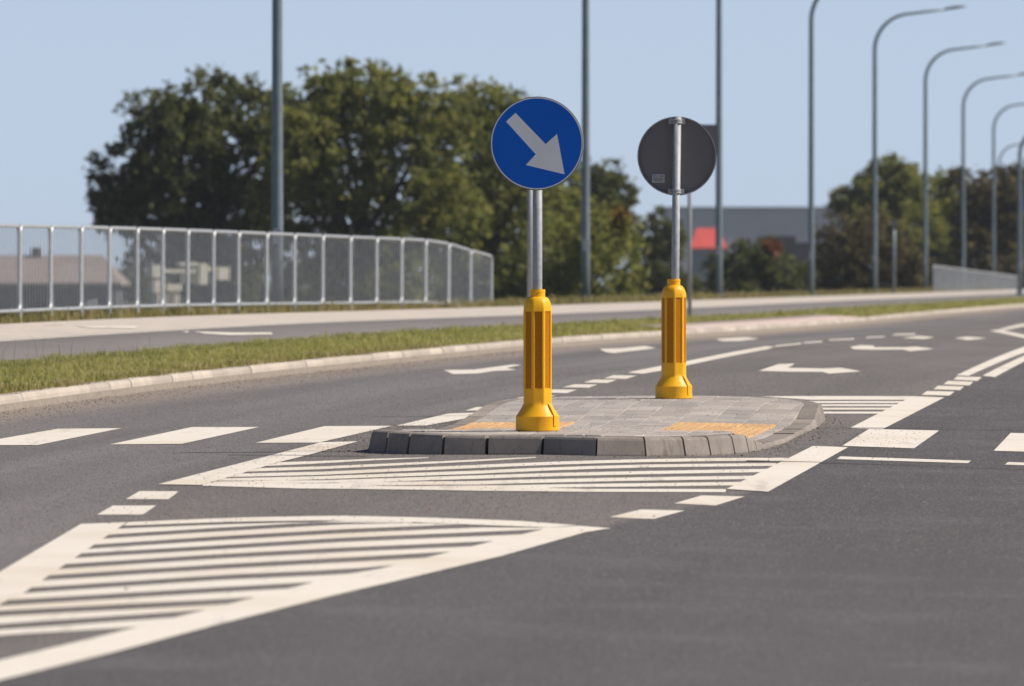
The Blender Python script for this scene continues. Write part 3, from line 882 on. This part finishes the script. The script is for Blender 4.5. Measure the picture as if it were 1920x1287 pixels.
# ---------------------------------------------------------------- railings
def panel_mesh(L, H, name, nb=11):
    """rounded tube frame of length L (x), height H, origin at the left foot; z=0 is the lower rail"""
    mb = MB(); rr = .11; r = .023; ins = .024
    pts = []
    x0, x1, z0, z1 = ins, L - ins, 0, H
    for cx, cz, a0 in ((x1 - rr, z0 + rr, -90), (x1 - rr, z1 - rr, 0), (x0 + rr, z1 - rr, 90), (x0 + rr, z0 + rr, 180)):
        for q in range(6):
            a = R(a0 + 90 * q / 5); pts.append((cx + rr * math.cos(a), 0, cz + rr * math.sin(a)))
    pts.append(pts[0])
    mb.tube(pts, r, 10, False)
    me = bpy.data.meshes.new(name); me.from_pydata(mb.v, [], mb.f); me.materials.append(M['fence'])
    me.polygons.foreach_set('use_smooth', [True] * len(me.polygons)); me.update()
    mb = MB()
    for k in range(nb):
        x = x0 + .05 + (x1 - x0 - .1) * k / (nb - 1)
        mb.tube([(x, 0, z0), (x, 0, z1)], .0062, 6, False)
    mi = bpy.data.meshes.new(name + '_bars'); mi.from_pydata(mb.v, [], mb.f); mi.materials.append(M['fence'])
    mi.polygons.foreach_set('use_smooth', [True] * len(mi.polygons)); mi.update()
    return me, mi
def railing(pts, label, Hs=1.0, leg=.11, nb=11):
    root = thing('railing', pts[0], label, 'railing')
    o0 = Vector(pts[0])
    frame, bars = panel_mesh(2.0, Hs, 'railing_panel', nb)
    mb = MB(); mb.tube([(0, 0, -.25), (0, 0, leg + .15)], .026, 10)
    pm = bpy.data.meshes.new('post'); pm.from_pydata(mb.v, [], mb.f); pm.materials.append(M['fence']); pm.update()
    for i in range(len(pts) - 1):
        a, b = Vector(pts[i]), Vector(pts[i + 1]); d = b - a
        L = math.hypot(d.x, d.y); rot = math.atan2(d.y, d.x)
        o = inst('railing_panel', frame, root, a - o0 + Vector((0, 0, leg)), rot)
        sh = d.z / L; sx = L / 2.0
        o.rotation_euler = (0, -math.atan(sh), rot); o.scale = (sx, 1, 1)
        q = inst('railing_bars', bars, o, (0, 0, 0)); q['kind'] = 'stuff'
    for p in pts: inst('post', pm, root, Vector(p) - o0)
    return root
fx = [-73,-18,37,95,152,205,257,305,352,400,447,500,552,605,657,706,753,798,841,882,922]
def fence_pt(px):
    Y = off_at_px(px, 5.2)
    h = np.interp(px, [0, 300, 500, 750, 800, 841, 882, 922], [.425, .43, .42, .40, .395, .35, .25, .16])
    x, y, z = off(Y, 5.2, h)
    return (float(x), float(y), float(z))
railing([fence_pt(p) for p in fx], 'long silver steel railing with close vertical bars beside the footway', .995, .10)
fy = np.arange(248, 318, 2.0)
pts = []
for Y in fy:
    x, y, z = off(Y, 5.0, np.interp(Y, [248, 318], [.26, -.12])); pts.append((float(x), float(y), float(z)))
railing(pts, 'distant pale grey railing dropping away past the lamp posts', .995, .10, 5)

# ---------------------------------------------------------------- lamp posts
def lamp(px, Y, ybase, H, label, reach=2.3, rise=.0, grp='curved street lamps along the footway', thick=1.0):
    b = at(px, ybase, Y)
    t = thing('street_lamp', b, label, 'street lamp', grp)
    hb = H - 1.35
    pts = [(0, 0, -.4), (0, 0, 1.2), (0, 0, 3.5), (0, 0, hb)]
    rad = [.088, .086, .078, .066]
    rc = 1.15
    for k in range(1, 10):
        a = R(80 * k / 9); pts.append((rc * (1 - math.cos(a)), 0, hb + rc * math.sin(a))); rad.append(.066 - .002 * k)
    x0, _, z0 = pts[-1]
    pts.append((x0 + (reach - x0) * .5, 0, z0 + (reach - x0) * .5 * math.tan(R(7)))); rad.append(.042)
    pts.append((reach, 0, z0 + (reach - x0) * math.tan(R(7)))); rad.append(.036)
    mb = MB(); mb.tube(pts, [r * thick for r in rad], 14); mb.obj('pole', M['lamp'], t, smooth=True)
    x, _, z = pts[-1]
    mb = MB(); sl_ = math.tan(R(8))
    prof = [(-.10, .05, .03), (.0, .09, .06), (.25, .15, .07), (.5, .14, .05), (.62, .06, .015)]
    vs = []; n = 10
    for dx, w, hh in prof:
        for k in range(n):
            a = 2 * math.pi * k / n
            vs.append((x + dx, w * math.cos(a), z + dx * sl_ + hh * math.sin(a) * (1 if math.sin(a) > 0 else .45)))
    fs = [(i*n+k, i*n+(k+1) % n, (i+1)*n+(k+1) % n, (i+1)*n+k) for i in range(len(prof)-1) for k in range(n)]
    fs += [tuple(reversed(range(n))), tuple((len(prof)-1)*n+k for k in range(n))]
    mb.add(vs, fs); mb.obj('lamp_head', M['lamphead'], t)
    mb = MB(); mb.box(-.055, -.105 * thick, 1.0, .055, -.086 * thick, 1.22); mb.obj('access_door', M['sticker'], t)
    mb = MB(); mb.tube([(0, 0, -.05), (0, 0, .06)], .13, 14); mb.obj('base_collar', M['lamp'], t)
    return t
LB = ['tall grey lamp post rising behind the long silver railing', 'tall grey lamp post just right of the blue arrow sign', 'tall grey lamp post just right of the sign seen from behind',
      'grey lamp post in front of the right end of the grey hall', 'curved street lamp left of the dense bushes, its lamp arm highest in view', 'curved street lamp at the left end of the distant railing',
      'curved street lamp rising behind the middle of the distant railing', 'curved street lamp with arm cut by the photo edge, over the far railing', 'thin faraway curved street lamp close against a nearer one']
for (px, Y, yb, H), lb in zip([(520,101,586,9.0),(1098,137,565,9.0),(1348,165,557,9.0),(1521,193,554,9.0),(1640,221,550,9.1),(1735,252,547,9.0),(1806,283,545,8.85),(1863,325,543,8.85),(1873,420,541,8.9)], LB):
    lamp(px, Y, yb, H, lb)
lamp(1912, 262, 552, 6.6, 'shorter dark street lamp at the right photo edge, a blue sign on its post', 2.0, thick=1.15)

b_ = at(1912, 552, 262); p_ = at(1926, 385, 262)
bs = thing('road_sign', (p_.x, 261.80, p_.z), 'small blue sign panel cut by the right photo edge, on the shorter dark lamp post', 'road sign')
mb = MB(); mb.box(-.16, -.02, -.26, .5, 0, .26); mb.obj('sign_plate', M['blue'], bs)
mb = MB(); mb.box(-.24, .0, -.05, .04, .05, .05); mb.obj('bracket', M['galv'], bs)
def sign_post(px, Y, yb, ytop, r, label, plate_px=None, name='sign_post', mat='galv'):
    b = at(px, yb, Y); tp = at(px, ytop, Y)
    t = thing(name, b, label, 'sign post')
    H = tp.z - b.z
    mb = MB(); mb.tube([(0, 0, -.3), (0, 0, H * .5), (0, 0, H)], r, 14); mb.obj('post', M[mat], t, smooth=True)
    if plate_px:
        x0, y0, x1, y1, thick = plate_px
        a = at(x0, y1, Y) - b; c = at(x1, y0, Y) - b
        mb = MB(); mb.box(a.x, -.03 - r - thick, a.z, c.x, -.03 - r, c.z) if thick else None
        mb.obj('sign_plate', M['signback'], t)
        mb = MB(); mb.box(-.05, -r - .031, (a.z + c.z) / 2 - .03, .05, r, (a.z + c.z) / 2 + .03); mb.obj('clamp', M['galv'], t)
    return t
sign_post(994.5, 112, 584, 290, .046, 'slim grey post standing behind the blue arrow sign')
sign_post(1293, 119, 592, 232, .034, 'thin sign post with a rectangular dark sign back, half hidden by the round sign', (1241, 234, 1345, 292, .012))
sign_post(1676, 226, 551, 412, .055, 'short grey post between two curved street lamps, before the bushes', (1671, 412, 1682, 432, .02), mat='lamp')

# ---------------------------------------------------------------- buildings
# grey hall
Yh = 720.
a = at(1248, 388, Yh); c = at(1660, 600, Yh)
hall = thing('grey_hall', (a.x, Yh, -1.7), 'long grey flat roofed hall far behind the lamp posts', 'hall')
Wd, Hh = c.x - a.x, a.z + 1.7
zb = at(0, 452, Yh).z + 1.7
mb = MB(); mb.box(0, 0, 0, Wd, 18, Hh - .35); mb.obj('wall', M['hall'], hall)
mb = MB(); mb.box(-.2, -.15, Hh - .348, Wd + .2, 18.2, Hh); mb.obj('roof_edge', M['hallroof'], hall)
x0 = at(1425, 0, Yh).x - a.x; x1 = at(1492, 0, Yh).x - a.x
mb = MB(); mb.box(x0, -.22, at(0, 520, Yh).z + 1.7, x1, -.003, at(0, 443, Yh).z + 1.7); mb.obj('window_band', M['darkwall'], hall)
mb = MB(); mb.box(x1 + .01, -.22, at(0, 520, Yh).z + 1.7, at(1560, 0, Yh).x - a.x, -.003, at(0, 455, Yh).z + 1.7); mb.obj('window_band', M['darkwall'], hall)
for k in range(26):
    x = Wd * (k + .5) / 26
    mb = MB(); mb.box(x - .03, -.03, zb, x + .03, -.004, Hh - .36); mb.obj('cladding_seam', M['hall'], hall)
# red-roofed hut
Yr = 640.
a = at(1294, 465, Yr); c = at(1364, 428, Yr)
hut = thing('red_roofed_hut', (a.x, Yr, -1.7), 'small hut with a bright red hipped roof in front of the grey hall', 'hut')
w = c.x - a.x; zt = c.z + 1.7; ze = a.z + 1.7
mb = MB(); mb.box(.12, .12, 0, w - .12, 2.9, ze - .02); mb.obj('wall', M['hutwall'], hut)
mb = MB()
mb.add([(0,0,ze),(w,0,ze),(w,3,ze),(0,3,ze),(.62,1.3,zt),(w-.75,1.3,zt),(w-.75,1.7,zt),(.62,1.7,zt),(0,0,ze-.15),(w,0,ze-.15),(w,3,ze-.15),(0,3,ze-.15)],
       [(0,1,5,4),(1,2,6,5),(2,3,7,6),(3,0,4,7),(4,5,6,7),(8,9,1,0),(9,10,2,1),(10,11,3,2),(11,8,0,3),(11,10,9,8)])
mb.obj('roof', M['redroof'], hut)
mb = MB(); mb.box(.5, .09, 1.0, 1.1, .118, 2.1); mb.obj('window', M['darkwall'], hut)
# barn on the left
Yb = 330.
a = at(-60, 531, Yb); c = at(175, 478, Yb)
barn = thing('low_house', (a.x, Yb, -1.7), 'low house with a dull brown roof and dark walls behind the railing', 'house')
w = c.x - a.x; ze = a.z + 1.7; zt = c.z + 1.7
mb = MB(); mb.box(0, .3, 0, w + 1.0, 8, ze - .03); mb.obj('wall', M['barnwall'], barn)
mb = MB()
mb.add([(-.3,0,ze),(w+1.3,0,ze),(w+1.3,8.3,ze),(-.3,8.3,ze),(-.3,4.1,zt),(w+.2,4.1,zt),(-.3,0,ze-.12),(w+1.3,0,ze-.12),(w+1.3,8.3,ze-.12),(-.3,8.3,ze-.12)],
       [(0,1,5,4),(1,2,5),(2,3,4,5),(3,0,4),(6,7,1,0),(7,8,2,1),(8,9,3,2),(9,6,0,3),(9,8,7,6)])
rf = mb.obj('roof', M['barnroof'], barn)
q = at(57, 464, Yb) - barn.location
mb = MB(); mb.box(q.x - .22, 3.7, zt - .3, q.x + .22, 4.4, q.z); mb.obj('chimney', M['barnwall'], rf)
for k in range(3):
    mb = MB(); mb.box(1.0 + 2.2 * k, .27, 1.1, 2.0 + 2.2 * k, .297, 2.1); mb.obj('window', M['darkwall'], barn)
# pale structure of blocks and beams
Yc = 212.
o_ = at(360, 600, Yc)
fr = thing('concrete_frame', (o_.x, Yc, -1.7), 'pale cream blocks and beams standing on low ground behind the railing', 'concrete frame', rotz=R(25))
def blk(nm, x0, y0, x1, y1, d0=0, d1=.5):
    a = at(x0, y1, Yc) - fr.location; c = at(x1, y0, Yc) - fr.location
    mb = MB(); mb.box(a.x, d0, a.z, c.x, d1, c.z); return mb.obj(nm, M['cream'], fr)
blk('block', 281, 497, 300, 521); blk('block', 284, 524, 302, 549, .04, .46); blk('block', 292, 551, 306, 610, .02, .5)
blk('beam', 302, 505, 374, 512, .06, .4); blk('beam', 340, 492, 376, 499, .1, .45)
blk('column', 376, 494, 393, 534); blk('beam', 394, 501, 413, 508, .06, .4); blk('block', 413, 501, 436, 525)
blk('block', 312, 533, 340, 546, .02, .45); blk('column', 327, 547, 336, 610, .08, .4); blk('slab', 274, 611, 345, 640, -.2, .8)
blk('wall', 308, 550, 326, 610, .2, .3); blk('wall', 347, 514, 375, 532, .3, .4)
# small red and white plastic piece behind the railing
p = at(172, 596, 97.)
wb = thing('marker_block', p, 'small white and red plastic block in the grass behind the railing', 'marker block')
mb = MB()
mb.add([(-.11,-.06,0),(.11,-.06,0),(.11,.06,0),(-.11,.06,0),(-.07,-.04,.24),(.085,-.04,.27),(.085,.04,.27),(-.07,.04,.24)], [(3,2,1,0),(4,5,6,7),(0,1,5,4),(1,2,6,5),(2,3,7,6),(3,0,4,7)])
mb.obj('body', M['whiteplastic'], wb)
mb = MB(); mb.box(-.14, -.075, .045, .14, .075, .085); mb.obj('band', M['redplastic'], wb)

# ---------------------------------------------------------------- trees and bushes
def leaves(lobes, dens, size, seed):
    """leaf quads in clumps spread through ellipsoid lobes: (cx, cy, cz, r)"""
    r_ = np.random.default_rng(seed)
    C = []; 
    for cx, cy, cz, r in lobes:
        nc = max(8, int(dens * 1.35 * r * r))
        d = r_.normal(size=(nc, 3)); d /= np.linalg.norm(d, axis=1)[:, None]
        rad = r * (0.35 + .72 * r_.random(nc) ** .55)
        c = np.array([cx, cy, cz]) + d * rad[:, None]
        C.append(np.concatenate([c, (r_.uniform(.16, .36, nc) * (1 if r > .9 else .75))[:, None]], 1))
    C = np.concatenate(C)
    nl = r_.integers(14, 38, len(C))
    idx = np.repeat(np.arange(len(C)), nl)
    n = len(idx)
    p = C[idx, :3] + r_.normal(size=(n, 3)) * C[idx, 3:4] * np.array([.62, .62, .5])
    nrm = r_.normal(size=(n, 3)) + np.array([0, 0, .6]); nrm /= np.linalg.norm(nrm, axis=1)[:, None]
    t = np.cross(nrm, r_.normal(size=(n, 3))); t /= np.linalg.norm(t, axis=1)[:, None]
    b = np.cross(nrm, t)
    s = size * r_.uniform(.6, 1.35, n)[:, None]
    V = np.stack([p - t * s, p - b * s * .45, p + t * s, p + b * s * .45], 1).reshape(-1, 3)
    return V, np.arange(n * 4).reshape(-1, 4)
def tree(name, Y, lobes_px, mat, label, cat, seed, dens=26., size=.15, zbase=-1.7, trunk=True, extra=None, group='trees and bushes beyond the footway', squash=.9):
    r_ = random.Random(seed)
    lob = []
    for x, y, r in lobes_px:
        p = at(x, y, Y); rr = r * Y / F
        lob.append((p.x, Y + r_.uniform(-.7, .7) * rr * 1.4, p.z, rr))
    cx = sum(l[0] * l[3]**2 for l in lob) / sum(l[3]**2 for l in lob)
    root = thing(name, (cx, Y, zbase), label, cat, group)
    loc = [(x - cx, y - Y, z - zbase, r) for x, y, z, r in lob]
    V, Q = leaves(loc, dens, size, seed)
    big_mesh('crown', V, Q, mat, root)
    if extra:
        for em, el in extra:
            le = []
            for x, y, r in el:
                p = at(x, y, Y); le.append((p.x - cx, -.8, p.z - zbase, r * Y / F))
            V, Q = leaves(le, dens, size, seed + 5)
            big_mesh('leaf_patch', V, Q, em, root)
    mb = MB()
    top = max(l[2] for l in loc)
    zc = sum(l[2] for l in loc) / len(loc)
    th = max(.06, top * .022)
    mb.tube([(0, 0, -.3), (.05, .02, zc * .35), (-.04, .05, zc * .7), (.02, 0, top * .72)], [th * 1.4, th, th * .8, th * .35], 8)
    for l in loc:
        f = r_.uniform(.25, .6); z0 = min(zc * .9, l[2] * f + .2)
        m_ = Vector((l[0] * .5, l[1] * .5, (z0 + l[2]) / 2 + r_.uniform(-.2, .3)))
        mb.tube([(0, 0, z0), m_, (l[0], l[1], l[2]), (l[0] * 1.05 + r_.uniform(-.2, .2), l[1], l[2] + l[3] * .6)], [th * .6, th * .42, th * .26, th * .1], 6, False)
    mb.obj('trunk' if trunk else 'stems', M['bark'], root)
    return root
tree('tree', 245, [(300,235,70),(385,205,75),(465,215,72),(250,330,75),(340,330,105),(450,330,105),(232,395,55),(300,430,90),(420,440,100),(205,372,30),(520,280,60),(350,270,90),(545,245,62),(195,345,16),(185,370,14),(212,410,30),(420,510,80),(480,400,80)], M['leaf_dark'],
     'dark tree at the left end of the big clump, behind the railing', 'tree', 11, 24, .15)
tree('tree', 238, [(590,215,80),(640,180,60),(700,185,65),(770,195,70),(560,290,80),(650,290,105),(770,300,105),(600,400,105),(720,420,105),(820,400,90),(540,370,70),(640,500,80),(740,510,80),(565,225,50),(830,235,58),(735,175,50)], M['leaf_olive'],
     'broad olive green tree in the middle of the clump, left of the blue sign', 'tree', 12, 23, .15)
tree('tree', 250, [(870,205,58),(920,210,60),(965,245,62),(880,300,100),(965,330,95),(850,400,80),(900,450,110),(985,440,90),(1020,350,60),(900,540,80),(1035,300,30)], M['leaf_olive'],
     'olive green tree directly behind the blue arrow sign', 'tree', 13, 24, .15)
tree('tree', 290, [(1130,345,40),(1160,365,36),(1115,395,55),(1080,360,60),(1165,420,40),(1090,440,70)], M['leaf_dark'],
     'dark round topped tree right of the blue sign, behind its lamp post', 'tree', 14, 30, .15)
tree('bush', 215, [(1040,470,65),(1115,440,62),(1165,480,52),(1100,520,75),(1000,540,70),(1188,535,32),(1060,560,60),(960,560,50),(1160,570,45)], M['leaf_olive'],
     'tall olive bush between the two signs, with a yellowing top', 'bush', 15, 34, .12, trunk=False, extra=[(M['leaf_yellow'], [(1160,402,16),(1168,418,12)])])
tree('bush', 300, [(1215,450,45),(1235,490,50),(1250,425,34),(1262,455,36),(1205,540,50),(1262,540,45),(1285,560,40),(1225,570,60)], M['leaf_dark'],
     'dark bush behind the bollard and sign seen from behind', 'bush', 16, 30, .14, trunk=False)
tree('bush', 290, [(1395,505,48),(1435,495,46),(1365,535,45),(1485,530,45),(1440,545,60),(1535,525,40),(1350,500,30),(1330,570,40),(1500,560,45),(1400,570,60)], M['leaf_dark'],
     'dark rounded bush in front of the grey hall, reddish at its top', 'bush', 17, 30, .13, trunk=False, extra=[(M['leaf_red'], [(1443,461,7),(1452,466,5)])])
tree('bush', 285, [(1585,460,52),(1630,445,55),(1580,520,60),(1685,490,50),(1640,520,70),(1550,540,40),(1690,550,50),(1610,570,60)], M['leaf_brown'],
     'brownish bush behind the curved street lamps, right of the hall', 'bush', 18, 30, .13, trunk=False)
tree('tree', 340, [(1665,340,42),(1700,350,42),(1620,370,40),(1585,385,30),(1650,400,75),(1710,420,65),(1690,345,40)], M['leaf_olive'],
     'rounded green tree top rising above the brownish bush', 'tree', 19, 32, .16)
tree('tree', 350, [(1775,350,32),(1760,385,45),(1800,400,50),(1750,450,60),(1810,470,65),(1770,530,60),(1735,500,50)], M['leaf_olive'],
     'narrow topped green tree between curved street lamps, behind the distant railing', 'tree', 20, 32, .16)
tree('tree', 345, [(1870,365,50),(1910,345,36),(1850,410,50),(1900,430,75),(1850,490,65),(1930,500,75),(1960,400,70),(1880,540,60),(1830,370,34),(1800,340,26),(1820,440,45),(1940,350,50)], M['leaf_brown'],
     'brown green tree at the right edge, above the distant railing', 'tree', 21, 32, .16)
tree('bush', 262, [(500,540,55),(580,545,60),(660,550,60),(560,590,60),(640,600,60),(470,585,50)], M['leaf_dark'], 'low dark bush seen through the railing, under the clump of trees', 'bush', 22, 30, .13, trunk=False)
tree('bush', 258, [(740,545,60),(820,550,62),(890,560,60),(780,600,60),(870,605,60),(940,590,50)], M['leaf_dark'], 'low dark bush behind the far curved end of the railing', 'bush', 23, 30, .13, trunk=False)
tree('bush', 345, [(230,520,26),(255,535,34),(290,550,40),(340,555,45),(400,560,45),(450,560,45)], M['leaf_dark'], 'dark hedge like bush behind the pale concrete frame', 'bush', 24, 34, .14, trunk=False)

# ---------------------------------------------------------------- grass
def blades(n, Y0, Y1, o0, o1, hmin, hmax, wid, name, mat, seed, bias=None):
    r_ = np.random.default_rng(seed)
    Y = r_.uniform(Y0, Y1, n); o = r_.uniform(o0, o1, n)
    nz = np.sin(Y * 2.1 + o * 3) * np.sin(Y * .83 - o * 5.1) * .5 + .5
    keep = r_.random(n) < (.22 + .78 * nz ** .8)
    keep &= ~((Y > 103.5) & (Y < 136.5) & (o < 1.0))
    Y, o, nz = Y[keep], o[keep], nz[keep]; n = len(Y)
    h0 = np.interp(o, [.14, .17, .5, 1.1, 1.86, 4.95, 5.0, 5.8, 7], [.10, .10, .135, .165, .20, .39, .40, .40, .15]) - .01
    x, y, z = off(Y, o, h0)
    H = r_.uniform(hmin, hmax, n) * (.6 + .7 * nz)
    a = r_.uniform(0, 2*np.pi, n); le = r_.uniform(.1, .75, n) * H
    dx, dy = np.cos(a), np.sin(a)
    w = wid * r_.uniform(.6, 1.3, n)
    b = np.stack([x, y, z], 1); px_, py_ = -dy * w, dx * w
    v0 = b + np.stack([px_, py_, 0*w], 1); v1 = b - np.stack([px_, py_, 0*w], 1)
    m = b + np.stack([dx*le*.35, dy*le*.35, H*.6], 1)
    v2 = m - np.stack([px_, py_, 0*w], 1)*.7; v3 = m + np.stack([px_, py_, 0*w], 1)*.7
    tip = b + np.stack([dx*le, dy*le, H*(1-.25*(le/H))], 1)
    V = np.stack([v0, v1, v2, v3, tip, tip + np.stack([px_, py_, 0*w], 1)*.15], 1).reshape(-1, 3)
    base = (np.arange(n) * 6)[:, None]
    Q = np.concatenate([base + np.array([0, 1, 2, 3]), base + np.array([3, 2, 4, 5])])
    ob = big_mesh(name, V, Q, mat); ob['kind'] = 'stuff'
    return ob
blades(62000, 51, 80, .15, 1.90, .025, .075, .0035, 'verge_grass', M['grass'], 31)
blades(34000, 80, 125, .15, 1.86, .035, .085, .006, 'verge_grass', M['grass'], 32)
blades(26000, 125, 260, .15, 1.86, .04, .09, .010, 'verge_grass', M['grass'], 33)
blades(7000, 51, 80, .06, .34, .04, .10, .004, 'kerb_edge_grass', M['drygrass'], 34)
blades(15000, 72, 125, 4.92, 5.7, .06, .17, .006, 'railing_foot_grass', M['drygrass'], 35)
blades(16000, 125, 300, 4.95, 6.0, .08, .2, .010, 'bank_grass', M['drygrass'], 36)
blades(300, 52, 66, .3, 1.8, .22, .36, .0022, 'tall_grass_stalks', M['drygrass'], 37)

# ---------------------------------------------------------------- the road's coarse grain
def in_poly(px_, py_, poly):
    ins = np.zeros(len(px_), bool); n = len(poly)
    for i in range(n):
        (x0, y0), (x1, y1) = poly[i], poly[(i + 1) % n]
        if y0 == y1: continue
        c = ((y0 > py_) != (y1 > py_)) & (px_ < (x1 - x0) * (py_ - y0) / (y1 - y0) + x0)
        ins ^= c
    return ins
def road_grain(n, Y0, Y1, r0, r1, seed):
    r_ = np.random.default_rng(seed)
    Y = r_.uniform(Y0, Y1, n); X = (r_.random(n) - .5) * .165 * Y
    keep = (X > kerb_x(Y) + .1)
    isl = [(p.x, p.y) for p in P2]
    keep &= ~in_poly(X, Y, isl)
    X, Y = X[keep], Y[keep]
    pm = np.zeros(len(X), bool)
    for p in MARKS: pm |= in_poly(X, Y, p)
    base = np.array([(1,0,0),(.3,.95,0),(-.8,.6,0),(-.8,-.6,0),(.3,-.95,0),(0,0,.75)])
    tri = np.array([(0,1,5),(1,2,5),(2,3,5),(3,4,5),(4,0,5)])
    for nm, sel, mt, lift in (('asphalt_grain', ~pm, 'grain', -.0004), ('paint_grain', pm, 'paint_grain', .0024)):
        x, y = X[sel], Y[sel]; m = len(x)
        if sel is pm:
            x, y = x[::2], y[::2]; m = len(x)
        s = r_.uniform(r0, r1, m) * (1 if mt == 'grain' else .8); a = r_.uniform(0, 2*np.pi, m)
        q = base[None] * s[:, None, None] * np.stack([np.ones(m), np.ones(m), r_.uniform(.5, 1.2, m)], 1)[:, None, :]
        V = np.stack([q[..., 0]*np.cos(a)[:, None] - q[..., 1]*np.sin(a)[:, None] + x[:, None],
                      q[..., 0]*np.sin(a)[:, None] + q[..., 1]*np.cos(a)[:, None] + y[:, None],
                      q[..., 2] + (zr(x, y) + lift)[:, None]], -1).reshape(-1, 3)
        Q = (np.arange(m) * 6)[:, None, None] + tri[None]
        ob = big_mesh(nm, V, Q.reshape(-1, 3), M[mt], nper=3); ob['kind'] = 'stuff'; ob.parent = road
road_grain(45000, 19, 32, .0020, .0050, 40)
road_grain(130000, 32, 50, .0022, .0050, 41)
road_grain(70000, 50, 72, .0028, .0062, 42)
# ---------------------------------------------------------------- grit, stones, leaves
def grit(name, pts, sizes, mat, seed):
    r_ = np.random.default_rng(seed); n = len(pts)
    o = np.array([(1,0,0),(-1,0,0),(0,1,0),(0,-1,0),(0,0,.8),(0,0,-.6)])
    V = pts[:, None, :] + o[None] * sizes[:, None, None] * r_.uniform(.6, 1.3, (n, 6, 1))
    tri = np.array([(0,2,4),(2,1,4),(1,3,4),(3,0,4),(2,0,5),(1,2,5),(3,1,5),(0,3,5)])
    Q = (np.arange(n) * 6)[:, None, None] + tri[None]
    ob = big_mesh(name, V.reshape(-1, 3), Q.reshape(-1, 3), mat, nper=3); ob['kind'] = 'stuff'
    return ob
pp = []; ss = []
r_ = np.random.default_rng(5)
for i in range(N):
    j = (i + 1) % N; L = (P2[j] - P2[i]).length
    for _ in range(int(L * (80 if i < 24 else 40))):
        q = P2[i].lerp(P2[j], r_.random()) - INN[i] * abs(r_.normal(0, .12) + .01)
        pp.append((q.x, q.y, float(zr(q.x, q.y)) + .003)); ss.append(r_.uniform(.0015, .0045) if r_.random() < .97 else r_.uniform(.006, .011))
for _ in range(600):
    q = uv2(r_.uniform(1.75, 2.9), r_.uniform(43.5, 50.5))
    pp.append((q.x, q.y, float(zr(q.x, q.y)) + .003)); ss.append(r_.uniform(.002, .006))
for _ in range(900):
    q = uv2(r_.uniform(-1.0, -.5), r_.uniform(44.0, 51))
    pp.append((q.x, q.y, float(zr(q.x, q.y)) + .003)); ss.append(r_.uniform(.002, .006))
for _ in range(1500):
    Y = r_.uniform(50, 85); x, y, z = off(Y, -abs(r_.normal(0, .35)), 0)
    z = float(zr(x, y)); pp.append((float(x), float(y), z + .003)); ss.append(r_.uniform(.002, .008))
for _ in range(1800):
    Y = r_.uniform(33, 46); q = uv2(r_.uniform(-1.2, 2.2), Y)
    pp.append((q.x, q.y, float(zr(q.x, q.y)) + .008)); ss.append(r_.uniform(.0015, .0045))
grit('road_grit', np.array(pp), np.array(ss), M['grit'], 6)
pp = []; ss = []
while len(pp) < 900:
    q = uv2(r_.uniform(-.6, 2.1), r_.uniform(43.9, 53.2))
    if not clip_poly([q + Vector((.01, 0)), q + Vector((0, .01)), q - Vector((.01, 0))], CL): continue
    pp.append((q.x, q.y, z_isl(q.x, q.y) + .003)); ss.append(r_.uniform(.002, .005))
grit('island_grit', np.array(pp), np.array(ss), M['grit'], 8)
def dry_leaf(px, py, size, label, h=0., zf=zr):
    x, y = unp(px, py, h, zf); z = float(zf(x, y)) + h
    vs = [(-1,0,.1),(-.4,-.45,.0),(.4,-.4,.05),(1,0,.5),(.4,.4,.25),(-.4,.45,.2),(0,0,.05)]
    o = mesh_obj('dry_leaf', [(a*size, b*size, c*size + .004) for a, b, c in vs], [(0,1,6),(1,2,6),(2,3,6),(3,4,6),(4,5,6),(5,0,6)], M['dryleaf'], None, (x, y, z))
    o.rotation_euler.z = px
    tag(o, label, 'leaf', 'dry leaves on the road')
dry_leaf(806, 957, .022, 'brown dry leaf on bare asphalt between the two hatched areas')
dry_leaf(237, 1108, .02, 'brown dry leaf on the white stripes of the near hatched triangle', .008)
zi = np.vectorize(lambda X, Y: z_isl(X, Y) if 43.5 < Y < 53.5 else float(zr(X, Y)))
dry_leaf(1197, 752, .022, 'brown dry leaf on the island paving left of the rear bollard', .004, zi)
